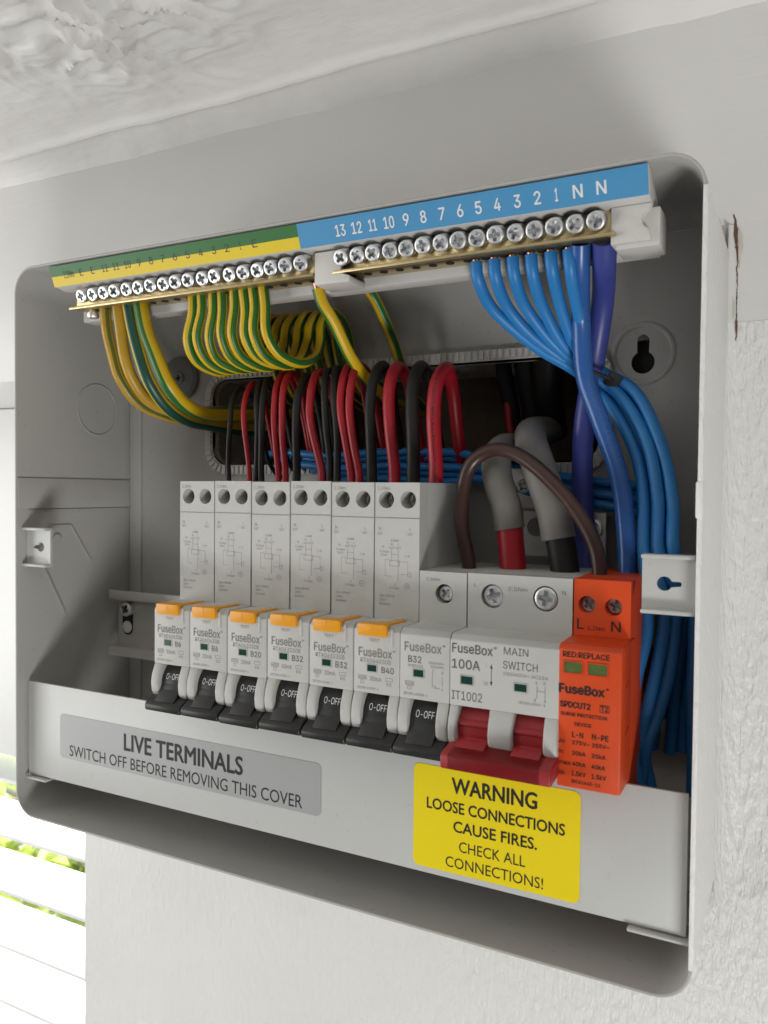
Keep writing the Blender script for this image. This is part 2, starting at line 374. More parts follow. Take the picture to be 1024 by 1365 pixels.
def boolean(bm_a, bm_b, name):
    """bm_a minus bm_b, in millimetres, returned as a mesh in metres"""
    obs = []
    for bm in (bm_a, bm_b):
        me = bpy.data.meshes.new('tmp'); bm.to_mesh(me); bm.free(); o = bpy.data.objects.new('tmp', me); C.objects.link(o); obs.append(o)
    md = obs[0].modifiers.new('b', 'BOOLEAN'); md.operation = 'DIFFERENCE'; md.object = obs[1]; md.solver = 'EXACT'
    dg = bpy.context.evaluated_depsgraph_get()
    me = bpy.data.meshes.new_from_object(obs[0].evaluated_get(dg)); me.name = name
    for o in obs: d = o.data; bpy.data.objects.remove(o); bpy.data.meshes.remove(d)
    for v in me.vertices: v.co *= S
    me.materials.clear()
    return me
def screw_mesh(name, r, h, cw, depth, slot=True):
    """screw head on the y axis, face towards -y at y = 0, body behind it"""
    a = nb(); lathe(a, [(r*0.6, h), (r*0.92, h), (r, h-0.4), (r, 0.55), (r*0.97, 0.32), (r*0.86, 0.05), (r*0.8, 0.0), (0.02, 0.0)], (0, 0, 0), 28)
    b = nb(); w = cw/2
    L1 = L2 = r*0.66
    prism_y(b, [(w, w), (L2, w*0.8), (L2, -w*0.8), (w, -w), (w*0.8, -L1), (-w*0.8, -L1), (-w, -w), (-L2, -w*0.8), (-L2, w*0.8), (-w, w), (-w*0.8, L1), (w*0.8, L1)], -1.0, depth)
    me = boolean(a, b, name); me.materials.append(MT['zinc']); finish(me, 6); return me
SCREW_BAR = screw_mesh('terminal_screw', 2.95, 5.5, 1.45, 3.6)
SCREW_MAIN = screw_mesh('clamp_screw', 3.75, 4.6, 1.75, 3.4)
SCREW_SMALL = screw_mesh('small_screw', 2.75, 3.6, 1.3, 2.6)
SCREW_DARK = SCREW_SMALL.copy(); SCREW_DARK.materials.clear(); SCREW_DARK.materials.append(MT['steel'])

W, H, D = 293.5, 250.0, 72.0
YW = 74.0                        # front of the wall

# ------------------------------------------------------------------ setting
CH = (48, 258, 150, 216)         # hole chased through the wall behind the box
bm = nb()
plate(bm, (-37.5, 900, -700, 213.6), [(CH[0], CH[2]), (CH[1], CH[2]), (CH[1], 208), (CH[0], 208)], (150, 180), YW, YW+110)
wall = tag(obj('wall', bm, 'wallpaper', smooth=0), kind='structure', label='white textured wallpaper wall carrying the open box')
bm = nb(); prism_x(bm, [(YW-0.10, 213.7), (YW-0.10, 331), (YW+150, 331), (YW+150, 214.0)], -900, 900)
lintel = tag(obj('lintel', bm, 'gloss_paint', bevel=0.1, smooth=40), kind='structure', label='smooth white painted board above the box')
bm = nb(); box(bm, CH[0]-8, CH[1]+8, YW+60, YW+62, 140, 213)
tag(obj('cavity_back', bm, 'plaster', smooth=0), kind='structure', label='brown rough plaster seen through the cable opening')
# ceiling with thick, lumpy old paint
bm = nb(); X0, X1, Y0, Y1, st = -190, 340, -130, 74.6, 1.6
nx, ny = int((X1-X0)/st), int((Y1-Y0)/st); grid = []
for j in range(ny+1):
    row = []
    for i in range(nx+1):
        x, y = X0+(X1-X0)*i/nx, Y0+(Y1-Y0)*j/ny
        p = Vector((x, y, 0))
        m = math.exp(-(((x-62)/55)**2 + ((y+12)/34)**2)) + 0.5*math.exp(-(((x-190)/40)**2 + ((y+40)/26)**2))
        n1 = noise.fractal(p*0.03, 0.9, 2.1, 4); n2 = noise.ridged_multi_fractal(p*0.045 + Vector((noise.noise(p*0.03)*2, 0, 5)), 0.95, 2.2, 3, 1.0, 2.0)
        ed = min(1, (74.6-y)/15.0); lip = math.exp(-((y-59-noise.noise(Vector((x*0.01, 3, 0)))*2)/2.6)**2)
        z = 337.5 - 11.0*(1-ed)**2 - 3.2*lip + 0.9*n1 - m*(n2-0.8)*9.5 + noise.noise(Vector((x*0.012, y*0.03, 9)))*1.6
        row.append(bm.verts.new((x, y, z)))
    grid.append(row)
for j in range(ny):
    for i in range(nx): bm.faces.new((grid[j][i], grid[j][i+1], grid[j+1][i+1], grid[j+1][i]))
ceiling = tag(obj('ceiling', bm, 'ceiling_paint', smooth=80), kind='structure', label='white ceiling with thick lumpy paint at upper left')
bm = nb()
plate(bm, (-900, 900, -1100, 73), [(-189, -129), (339, -129), (339, 72.9), (-189, 72.9)], (60, -30), 0, 4)
for v in bm.verts: v.co = Vector((v.co.x, v.co.z, 337.0 + v.co.y))
obj('ceiling_field', bm, 'ceiling_paint', ceiling, smooth=0)
# crack and filler where the board meets the box corner
def ragged(bm, pts, y):
    L, Rr = [], []
    for x, z, w in pts:
        L.append(bm.verts.new((x-w/2-random.random()*0.25, y, z))); Rr.append(bm.verts.new((x+w/2+random.random()*0.25, y, z)))
    for i in range(len(pts)-1): bm.faces.new((L[i], Rr[i], Rr[i+1], L[i+1]))
bm = nb(); cr = []
for k in range(70):
    z = 252.8 - 46.0*k/69.0; f = k/69.0
    w_ = (1.35*math.exp(-((f-0.16)/0.13)**2) + 1.1*math.exp(-((f-0.90)/0.05)**2) + 0.07)*(0.6+0.7*abs(noise.noise(Vector((3, 0, z*0.7)))))
    cr.append((295.4 + 1.2*min(1, f*3) + 0.45*noise.noise(Vector((7, 0, z*0.35))) + 0.2*f, z, w_))
ragged(bm, cr, YW-0.4)
obj('crack', bm, 'crack', lintel, smooth=0)
bm = nb(); ragged(bm, [(296.9, 248, 0.2), (297.4, 245.5, 1.0), (297.8, 241, 1.3), (297.0, 236, 1.4), (297.2, 233, 0.3)], YW-0.33)
obj('filler', bm, 'filler', lintel, smooth=0)
bm = nb(); ragged(bm, [(294.6, 224.5, 0.3), (294.6, 221, 2.4), (294.6, 217, 3.0), (294.7, 214.6, 1.6)], YW-0.33)
obj('filler', bm, 'filler', lintel, smooth=0)
# caulk along the box side
def caulk(z0, z1, n, m, parent, prof):
    bm = nb(); ring = []
    for k in range(n+1):
        z = z0 + (z1-z0)*k/n; j = noise.noise(Vector((0, 0, z*0.06))); w = prof(z)
        ring.append([bm.verts.new(p) for p in ((W+0.15, YW-(9.6+j*1.8)*w, z), (W+1.1*w, YW-(5.2+j)*w, z), (W+2.9*w, YW-(2.0+j*0.5)*w, z), (W+(7.4+j*1.5)*w, YW-0.13*(1 if z > 213 else 0.3), z))])
    for a, b in zip(ring, ring[1:]):
        for i in range(3): bm.faces.new((a[i], a[i+1], b[i+1], b[i]))
    obj('caulk', bm, m, parent, smooth=80)
taper = lambda z: 0.30 + 0.70*min(1.0, max(0.0, (213-z)/45.0))
caulk(0, 213.4, 70, 'wallpaper', wall, taper); caulk(213.4, 249, 14, 'gloss_paint', lintel, taper)

# window, blind and garden at the lower left
win = thing('window', 'white framed window behind the blind', 'window', (-400, 262, -430))
for i, (x0, x1, z0, z1) in enumerate(((-900, -38, -480, -430), (-900, -38, 190, 226), (-900, -850, -430, 190), (-88, -38, -430, 190))):
    bm = nb(); box(bm, x0, x1, 252, 292, z0, z1); obj('frame', bm, 'frame', win, bevel=3, smooth=40)
bm = nb(); box(bm, -852, -86, 270, 274, -432, 192); obj('pane', bm, 'glass', win, smooth=0)
bl = thing('window_blind', 'white horizontal slat blind left of the wall edge', 'blind', (-420, 207, -460))
first = None
for k in range(9):
    zc = -135.2 - 46.2*7 + 46.2*k
    if first is None:
        bm = nb(); A = []; n = 8
        for x in (-880, -42):
            A.append([[bm.verts.new((x, 184+46*t/n, zc + 3.6*t/n + 2.2*math.sin(math.pi*t/n) + dz)) for t in range(n+1)] for dz in (0, 2.6)])
        lo0, hi0 = A[0]; lo1, hi1 = A[1]
        for t in range(n):
            bm.faces.new((lo0[t], lo0[t+1], lo1[t+1], lo1[t])); bm.faces.new((hi0[t], hi1[t], hi1[t+1], hi0[t+1]))
            bm.faces.new((lo0[t], hi0[t], hi0[t+1], lo0[t+1])); bm.faces.new((lo1[t], lo1[t+1], hi1[t+1], hi1[t]))
        bm.faces.new((lo0[0], lo1[0], hi1[0], hi0[0])); bm.faces.new((lo0[n], hi0[n], hi1[n], lo1[n]))
        bmesh.ops.recalc_face_normals(bm, faces=bm.faces[:])
        first = obj('slat', bm, 'slat', bl, smooth=50)
    else:
        o = first.copy(); C.objects.link(o); o.parent = bl; o.location = (0, 0, 46.2*k*S)
bm = nb(); box(bm, -880, -42, 182, 236, -66, 213.5); obj('pelmet', bm, 'frame', bl, bevel=1.5)
tree = thing('tree', 'sunlit green tree seen through the gaps of the blind', 'tree', (-1500, 1500, -1300))
bm = nb(); 
tube(bm, [(-1500, 1500, -1300), (-1490, 1480, -1000), (-1470, 1490, -600), (-1430, 1500, -200), (-1420, 1520, 200)], lambda t: 46-26*t, 10, step=60)
for i in range(22):
    z = -1050+55*i; a = random.random()*6.28; L = 350+random.random()*400
    p = Vector((-1480+0.06*(z+1000), 1490, z))
    tube(bm, [p, p+Vector((math.cos(a)*L*0.5, math.sin(a)*L*0.5, 130+random.random()*80)), p+Vector((math.cos(a)*L, math.sin(a)*L, 320))], lambda t: 17-12*t, 7, step=50)
obj('trunk', bm, 'bark', tree)
bm = nb()
for i in range(9000):
    p = Vector((random.gauss(-1400, 420), random.gauss(1500, 260), random.uniform(-1150, 620)))
    if noise.noise(p*0.006) < -0.22: continue
    d = Vector((random.gauss(0, 1), random.gauss(0, 1), random.gauss(0, 0.6))).normalized(); e = d.cross(Vector((random.gauss(0, 1), random.gauss(0, 1), random.gauss(0, 1)))).normalized()
    L = 28+random.random()*26
    v = [bm.verts.new(p + d*a*L + e*b*L + d.cross(e)*c*L) for a, b, c in ((-1, 0, 0), (-0.2, 0.42, 0.1), (0.5, 0.33, 0.05), (1, 0, -0.12), (0.5, -0.33, 0.05), (-0.2, -0.42, 0.1))]
    bm.faces.new((v[0], v[1], v[2], v[3])); bm.faces.new((v[0], v[3], v[4], v[5]))
crown = obj('crown', bm, 'leaf', tree, smooth=0); crown['kind'] = 'stuff'
bm = nb(); box(bm, -7000, 3000, 3500, 3520, -5000, 6000)
tag(obj('sky', bm, 'sky', smooth=0), kind='structure', label='bright overcast sky beyond the window')

# ------------------------------------------------------------------ enclosure
box_t = thing('consumer_unit', 'open grey metal fuse box enclosure mounted on the wall', 'fuse box', (W/2, D, 0))
bm = nb()
oo, ii = rrect(0, W, 0, H, 11.5), rrect(1.1, W-1.1, 1.1, H-1.1, 10.4)
L = [[bm.verts.new((x, y, z)) for x, z in ring] for y, ring in ((0.0, oo), (0.0, ii), (D-0.2, ii), (D-0.2, oo))]
for i in range(4): quadstrip(bm, L[i], L[(i+1) % 4])
bmesh.ops.recalc_face_normals(bm, faces=bm.faces[:])
shell = obj('shell', bm, 'box', box_t, bevel=0.45, seg=2, smooth=40, ang=60)
bm = nb(); prism_y(bm, [(W-1.12, 11), (W+0.3, 11), (W+0.3, H-11), (W-1.12, H-11)], -0.25, 0.3); box(bm, W+0.02, W+0.3, 0.3, YW-0.3, 11, H-11); obj('painted_side', bm, 'wallpaper', shell, bevel=0.12)
# back panel with cable opening and keyhole
OP = (57.5, 249.0, 162.5, 205.2)
bm = nb()
plate(bm, (1.4, 251, 1.4, H-1.4), rrect(*OP, 9, 8), (150, 184), 70.6, 71.8)
kh = [(264.5+4.3*math.cos(R(a)), 200.6+4.3*math.sin(R(a))) for a in range(-240, 62, 12)] + [(264.5+2.3, 208.8), (264.5+2.2*math.cos(R(35)), 210.4), (264.5, 211.3), (264.5-2.2*math.cos(R(35)), 210.4), (264.5-2.3, 208.8)]
plate(bm, (251, W-1.4, 1.4, H-1.4), kh, (264.5, 200.6), 70.6, 71.8)
back = obj('back_panel', bm, 'box', box_t, smooth=0)
bm = nb(); lathe(bm, [(12.2, 70.5), (11.6, 70.1), (10.6, 70.1), (10.0, 70.5)], (264.5, 0, 204), 40)
for f in [f for f in bm.faces if len(f.verts) > 4]: bm.faces.remove(f)
obj('pressed_ring', bm, 'box', back, smooth=50)
bm = nb(); lathe(bm, [(6.5, 73.2), (6.5, 73.8)], (264.5, 0, 203), 24); obj('keyhole_shade', bm, 'hole', back, smooth=0)  # black disc paints the shade seen through the keyhole
bm = nb(); box(bm, 1.5, 9.3, 69.2, 70.5, 1.6, H-1.6); obj('corner_fold', bm, 'box', box_t, bevel=0.4)
# knockout ring, seams and folds of the left side
bm = nb(); n = 40
lathe(bm, [(13.1, 1.35), (12.9, 1.55), (12.6, 1.55), (12.4, 1.35)], (0, 47.5, 190.5), 44, axis='x')
for f in [f for f in bm.faces if len(f.verts) > 4]: bm.faces.remove(f)
obj('knockout', bm, 'box', shell, smooth=50)
bm = nb(); box(bm, 1.3, 1.75, 0.6, 69, 141.0, 155.2); obj('side_fold', bm, 'box', shell, bevel=0.2)
bm = nb(); box(bm, 1.3, 1.6, 6, 69, 140.2, 140.55); obj('side_seam', bm, 'box', shell)
def bar3(bm, p, q, w, t):
    p, q = Vector(p), Vector(q); d = (q-p).normalized(); s = Vector((1, 0, 0)); u = d.cross(s)*w
    A = [bm.verts.new(c) for c in (p-u, p+u, p+u+s*t, p-u+s*t)]; B = [bm.verts.new(c) for c in (q-u, q+u, q+u+s*t, q-u+s*t)]
    bm.faces.new(A[::-1]); bm.faces.new(B); quadstrip(bm, A, B)
bm = nb(); bar3(bm, (1.3, 14.4, 113.5), (1.3, 27, 89), 0.5, 0.5); obj('side_crease', bm, 'box', shell)
bm = nb(); bar3(bm, (1.3, 18, 132.5), (1.3, 30.5, 132.5), 0.35, 0.4); bar3(bm, (1.3, 30.5, 132.4), (1.3, 43, 114), 0.35, 0.4); obj('side_crease', bm, 'box', shell)
# cover brackets at both sides
def bracket(side):
    bm = nb()
    xa, xb = (1.5, 17.2) if side < 0 else (W-17.0, W-1.5)
    kx = xa+9.4 if side < 0 else xb-9.0; s = -1 if side < 0 else 1
    hole = [(kx + 2.2*math.cos(R(a)), 123.6 + 2.2*math.sin(R(a))) for a in range(20, 345, 13)] + [(kx+4.6, 122.9), (kx+5.0, 123.6), (kx+4.6, 124.3)]
    if side < 0: hole = [(2*kx-x, z) for x, z in hole]
    plate(bm, (xa, xb, 115.2, 132.0), hole, (kx, 123.6), 5.2, 6.4)
    br = obj('cover_bracket', bm, 'box_light', box_t, smooth=0)
    for z0, z1 in ((131.2, 132.5), (114.6, 115.9)):
        bm = nb(); box(bm, xa-0.01, xb+0.01, 2.2, 6.5, z0, z1); obj('flange', bm, 'box_light', br, bevel=0.45)
bracket(-1); bracket(1)
bm = nb(); lathe(bm, [(2.3, 0.0), (2.3, 0.5), (1.2, 0.5)], (1.4, 22, 126.2), 20, axis='x'); obj('rivet', bm, 'box', shell)
# hinge tab on the right edge
bm = nb(); box(bm, W-1.6, W+0.45, -0.7, 3.5, 143.6, 154.2); obj('hinge_tab', bm, 'side_paint', box_t, bevel=0.5)
# din rail
bm = nb()
prism_x(bm, [(50, 99), (50, 94.2), (51, 94.2), (56.6, 94.2), (56.6, 70.5), (50, 70.5), (50, 65.6), (51.1, 65.6), (51.1, 69.4), (57.7, 69.4), (57.7, 95.3), (51.1, 95.3), (51.1, 99)], 6.2, 284)
rail = obj('din_rail', bm, 'rail', box_t, bevel=0.3)
place('rail_screw', SCREW_MAIN, (13.8, 53.6, 89.0), rail, (0, R(30), 0))
bm = nb(); prism_y(bm, rrect(9.6, 16.6, 75.6, 91.5, 3.4), 56.3, 56.55); obj('rail_slot_shade', bm, 'hole', rail)  # flat black patch on the web paints the slot's shade
bm = nb(); lathe(bm, [(3.1, 56.0), (3.1, 56.2)], (13.1, 0, 79.6), 24); obj('slot_disc', bm, 'box_light', rail)
# toothed grommet strip round the cable opening
def strip_path(off):
    return rrect(OP[0]-off, OP[1]+off, OP[2]-off, OP[3]+off, 9+off, 10)
bm = nb()
a, b = strip_path(-0.9), strip_path(4.4)
for y0, y1, pa, pb in ((68.9, 69.7, a, b),):
    Ls = [[bm.verts.new((x, y, z)) for x, z in p] for y, p in ((y0, pa), (y0, pb), (y1+0.8, pb), (y1+0.8, pa))]
    for i in range(4): quadstrip(bm, Ls[i], Ls[(i+1) % 4])
Ls = [[bm.verts.new((x, y, z)) for x, z in p] for y, p in ((68.9, strip_path(-0.9)), (73.0, strip_path(-0.9)), (73.0, strip_path(-0.2)), (68.9, strip_path(-0.2)))]
for i in range(4): quadstrip(bm, Ls[i], Ls[(i+1) % 4])
bmesh.ops.recalc_face_normals(bm, faces=bm.faces[:])
grom = obj('grommet_strip', bm, 'carrier', box_t, smooth=40)
mid = [Vector((x, 0, z)) for x, z in strip_path(2.3)]; bm = nb(); carry = 0.0
for i in range(len(mid)):
    p, q = mid[i], mid[(i+1) % len(mid)]; Ln = (q-p).length; t = carry
    if Ln < 1e-6: continue
    d = (q-p)/Ln; nrm = Vector((d.z, 0, -d.x))
    while t < Ln:
        c = p + d*t; A = [c-d*0.85-nrm*1.9, c+d*0.85-nrm*1.9, c+d*0.85+nrm*1.7, c-d*0.85+nrm*1.7]
        u = [bm.verts.new((v.x, 68.95, v.z)) for v in A]; w = [bm.verts.new((v.x, 67.9, v.z)) for v in A]
        bm.faces.new(w); quadstrip(bm, u, w); t += 2.75
    carry = t - Ln
bmesh.ops.recalc_face_normals(bm, faces=bm.faces[:])
g = obj('teeth', bm, 'carrier', grom, smooth=0); g['kind'] = 'stuff'
# grey fixing plug
bm = nb(); lathe(bm, [(0.02, 67.8), (3.2, 67.8), (3.6, 68.4), (9.6, 68.0), (11.2, 68.8), (11.4, 70.4)], (36.3, 0, 207.2), 40)
plug = obj('fixing_plug', bm, 'cap', box_t, smooth=30)
bm = nb(); prism_y(bm, [(36.3+(1.9 if k % 2 == 0 else 0.8)*math.cos(R(45*k+12)), 207.2+(1.9 if k % 2 == 0 else 0.8)*math.sin(R(45*k+12))) for k in range(8)], 67.6, 67.78); obj('plug_recess_shade', bm, 'hole', plug)  # thin black star on the plug, painted shade of its recess

# ------------------------------------------------------------------ cover strip with stickers
cv = thing('cover_strip', 'white metal cover strip below the switches carrying two stickers', 'cover plate', (146, 6, 17.5))
bm = nb(); box(bm, 2.2, 291.0, 5.4, 6.6, 17.6, 61.0); obj('plate', bm, 'box_light', cv, bevel=0.35)
bm = nb(); prism_x(bm, [(3.6, 16.9), (3.6, 15.9), (14, 15.9), (14, 16.9)], 2.2, 15.5); obj('foot_tab', bm, 'box_light', cv, bevel=0.3)
bm = nb(); prism_x(bm, [(3.6, 16.9), (3.6, 15.9), (14, 15.9), (14, 16.9)], 274, 292); obj('foot_tab', bm, 'box_light', cv, bevel=0.3)
def sticker(name, x0, x1, z0, z1, r, m, lines, label):
    bm = nb(); prism_y(bm, rrect(x0, x1, z0, z1, r), 5.22, 5.38); st = obj(name, bm, m, cv, smooth=0); st['label'] = label
    for s, a, b, zb, h, bo in lines: bm = nb(); text(bm, s, a, b, zb, h, 5.15, bo, True); obj('lettering', bm, 'print_black', st, smooth=0)
    
sticker('silver_sticker', 23.3, 162.2, 28.7, 48.7, 2.2, 'silver', [('LIVE TERMINALS', 62.5, 126.2, 38.2, 7.0, 0.03), ('SWITCH OFF BEFORE REMOVING THIS COVER', 29.5, 154.1, 30.3, 4.9, 0.0)], 'silver sticker reading LIVE TERMINALS SWITCH OFF BEFORE REMOVING THIS COVER')
sticker('warning_sticker', 200.5, 259.0, 19.8, 55.8, 2.4, 'warn', [('WARNING', 214.8, 244.9, 47.6, 5.2, 0.028), ('LOOSE CONNECTIONS', 205.6, 254.1, 40.8, 3.7, 0.022), ('CAUSE FIRES.', 215.6, 245.0, 34.3, 3.7, 0.022), ('CHECK ALL', 217.8, 241.1, 27.7, 3.6, 0.0), ('CONNECTIONS!', 212.9, 247.2, 21.8, 3.6, 0.0)], 'yellow sticker reading WARNING LOOSE CONNECTIONS CAUSE FIRES. CHECK ALL CONNECTIONS!')

# ------------------------------------------------------------------ terminal carrier and bars
ca = thing('terminal_carrier', 'long white plastic terminal carrier with numbered label strip under the top edge', 'terminal carrier', (150, 20, 226))
bm = nb()
prism_x(bm, [(0.6, 248.2), (3.9, 239.9), (8.5, 238.9), (14, 239.6), (19, 239.6), (19, 227.2), (27, 227.2), (27, 229.0), (22, 229.6), (22, 242), (10, 246), (6, 248.4)], 23.0, 277.0)
body = obj('body', bm, 'carrier', ca, bevel=0.35)
ez = Vector((0, -3.3, 8.3)).normalized(); nz = Vector((0, -8.3, -3.3)).normalized()
base_pt = Vector((0, 3.9, 239.9))
def strip(name, x0, x1, u0, u1, m):
    bm = nb(); P = []
    for dx in (x0, x1):
        P.append([bm.verts.new(base_pt + Vector((dx, 0, 0)) + ez*u + nz*k) for u, k in ((u0, 0.0), (u1, 0.0), (u1, 0.5), (u0, 0.5))])
    bm.faces.new(P[0]); bm.faces.new(P[1][::-1]); quadstrip(bm, P[0], P[1]); bmesh.ops.recalc_face_normals(bm, faces=bm.faces[:])
    return obj(name, bm, m, ca, smooth=0)
strip('yellow_label', 22.6, 153.0, 0.15, 4.45, 'lab_yellow'); strip('green_label', 22.6, 153.0, 4.45, 8.9, 'lab_green'); strip('blue_label', 153.05, 276.8, 0.15, 8.9, 'lab_blue')
def bar_text(items, h, m, bold, vc):
    bm = nb(); org = base_pt + nz*0.58
    for s, x, wd in items:
        text(bm, s, x-wd/2, x+wd/2, vc-h/2, h, 0, bold, ez=ez, org=org)
    obj('numbers', bm, m, ca, smooth=0)
bar_text([('2.0Nm', 33.4, 6.2)]+[(s, x, 2.0 if len(s) == 1 else 3.4) for s, x in (('E', 41.0), ('E', 47.8), ('12', 55.0), ('11', 61.4), ('10', 68.0), ('9', 74.5), ('8', 81.0), ('7', 87.3), ('6', 93.7), ('5', 100.3), ('4', 107.0), ('3', 113.6), ('2', 120.0))]+[('1', 126.4, 0.7), ('E', 133.2, 2.2)], 2.9, 'print_dark', 0.0, 4.7)
bar_text([('13', 170.9, 4.2), ('12', 177.6, 4.2), ('11', 184.0, 3.2), ('10', 190.4, 4.2)]+[(s, x, 2.3) for s, x in (('9', 197.0), ('8', 203.5), ('7', 210.3), ('6', 216.9), ('5', 223.3), ('4', 229.8), ('3', 236.5), ('2', 243.1))]+[('1', 249.2, 1.0), ('N', 255.9, 3.1), ('N', 263.1, 3.1)], 3.8, 'print_white', 0.018, 4.3)
# white clips in the middle and at the right end
bm = nb(); prism_y(bm, [(157.6, 226.4), (157.6, 238.4), (168.9, 238.4), (168.9, 230.0), (172.6, 228.6), (172.6, 226.2), (164, 226.4)], 5.6, 18); obj('clip', bm, 'carrier', ca, bevel=0.5)
bm = nb(); nt_ = [(277.2+3.0*math.cos(R(a)), 234.2+3.0*math.sin(R(a))) for a in range(110, 251, 20)]
prism_y(bm, [(277.2, 239.0), (264.9, 239.0), (264.9, 227.6), (277.2, 227.6)]+nt_[::-1], 7.4, 18); obj('clip', bm, 'carrier', ca, bevel=0.4, ang=60)
bm = nb(); box(bm, 266, 279.3, 9.6, 22, 226.4, 238.2); obj('clip_back', bm, 'carrier', ca, bevel=0.5)
bm = nb(); box(bm, 29.5, 44, 14, 24, 235.2, 240.2); obj('clip_back', bm, 'carrier', ca, bevel=0.5)

def terminal_bar(name, label, x0, x1, xs, cat):
    t = thing(name, label, cat, ((x0+x1)/2, 13, 230))
    bm = nb(); box(bm, x0, x1, 9.2, 18.6, 230.4, 239.3); obj('bar', bm, 'brass', t, bevel=0.4)
    bm = nb(); prism_x(bm, [(9.3, 230.3), (5.4, 229.7), (5.4, 230.9), (9.3, 232.0)], x0-0.6, x1+0.6); obj('lip', bm, 'brass', t, bevel=0.3)
    for i, x in enumerate(xs):
        place('screw', SCREW_BAR, (x, 4.2+random.uniform(-0.7, 0.5), 234.6), t, (R(20+random.uniform(-4, 4)), R(random.uniform(0, 180)), R(random.uniform(-4, 4)))).rotation_mode = 'YXZ'
        bm = nb(); lathe(bm, [(1.5, 230.2), (1.5, 230.45)], (x, 12.6, 0), 14, axis='z') if False else lathe(bm, [(1.5, 230.15), (1.5, 230.38)], (x, 13.2, 0), 14, axis='z')
        obj('wire_port_shade', bm, 'hole', t, smooth=0)  # black disc under the bar, the port's shade as colour
    return t
EX = [37.4+6.76*i for i in range(18)]; NX = [169.6+6.52*i for i in range(15)]
terminal_bar('earth_terminal_bar', 'brass bar with eighteen screws under the green and yellow label', 29.6, 156.6, EX, 'terminal bar')
terminal_bar('neutral_terminal_bar', 'brass bar with fifteen screws under the blue label', 166.0, 265.8, NX, 'terminal bar')
bm = nb(); lathe(bm, [(2.2, 226.8), (2.6, 227.4), (2.6, 228.8), (1.6, 230.2)], (36.5, 12.5, 0), 18, axis='z'); obj('end_screw', bm, 'zinc', bpy.data.objects['earth_terminal_bar'])

# ------------------------------------------------------------------ breakers
def x_prof(bm, prof, xa, xb): prism_x(bm, prof, xa, xb)
def nose_parts(t, x, spans, z0=66.8, m='device'):
    """side legs of the switch recess"""
    for a, b in spans:
        bm = nb(); prism_x(bm, [(-1.0, 82.4), (-8.9, 82.4), (-9.8, 80.2), (-10.8, 77.6), (-11.2, 74.6), (-10.8, 71.6), (-9.4, 69.0), (-7.4, z0+0.2), (-1.0, z0)], x+a, x+b)
        obj('switch_guard', bm, m, t, bevel=0.75, seg=3, smooth=50)
def toggle(t, x, m, a, b, ha, hb, big=False):
    bm = nb(); cy, cz, r = -0.8, 74.0, 8.3
    prof = [(cy-r*math.cos(R(q)), cz+r*math.sin(R(q))) for q in range(75, -46, -10)] + [(1.5, 66), (1.5, 82)]
    prism_x(bm, prof, x+a, x+b); tg = obj('toggle', bm, m, t, bevel=0.25, smooth=50, ang=60)
    bm = nb()
    if big: prism_x(bm, [(-8.2, 71.0), (-17.2, 69.3), (-18.4, 68.4), (-18.2, 64.6), (-17.4, 64.0), (-8.0, 65.2)], x+ha, x+hb)
    else: prism_x(bm, [(-8.0, 71.2), (-13.6, 67.9), (-14.5, 66.9), (-14.2, 64.9), (-13.2, 64.4), (-6.5, 65.6)], x+ha, x+hb)
    obj('handle', bm, m, tg, bevel=0.45, seg=2, smooth=50)
    if not big:
        bm = nb(); prism_x(bm, [(-5.0, 74.6), (-8.9, 75.2), (-9.7, 72.4), (-13.2, 68.4), (-9, 66.6), (-5, 68)], x+a+0.05, x+b-0.05); obj('neck', bm, m, tg, bevel=0.4)
    return tg
def drum_text(tg, x, s, xa, xb):
    cy, cz, r = -0.8, 74.0, 8.3; q = R(22)
    n_ = Vector((0, -math.cos(q), math.sin(q))); e_ = Vector((0, math.sin(q), math.cos(q)))
    org = Vector((x, cy, cz)) + n_*(r*math.cos(R(9))+0.22)
    bm = nb(); text(bm, s, xa, xb, -0.9, 2.3, 0, 0.0, ez=e_, org=org); 
    obj('lettering', bm, 'print_white', tg, smooth=0)
def window(t, x, xa, xb, za, zb, m='indicator'):
    bm = nb(); plate(bm, (x+xa-0.35, x+xb+0.35, za-0.35, zb+0.35), [(x+xa, za), (x+xb, za), (x+xb, zb), (x+xa, zb)], (x+(xa+xb)/2, (za+zb)/2), -9.16, -8.8)
    w = obj('indicator', bm, 'recess', t, smooth=0)
    bm = nb(); box(bm, x+xa, x+xb, -9.02, -8.8, za, zb); obj('flag', bm, m, w, smooth=0)
YU, YN = 5.7, -9.0
def holed_front(bm, x, w, z0, z1, holes, r):
    """plate front made of one cell per hole"""
    n = len(holes)
    ed = [x+0.24] + [x+(holes[i]+holes[i+1])/2 for i in range(n-1)] + [x+w-0.24]
    for i, (hx) in enumerate(holes):
        hz = r[i][1]; plate(bm, (ed[i], ed[i+1], z0, z1), circ(x+hx, hz, r[i][0]), (x+hx, hz), YU, 13.0)
def tiny(bm, s, x0, x1, zb, h): text(bm, s, x0, x1, zb, h, YN-0.07)
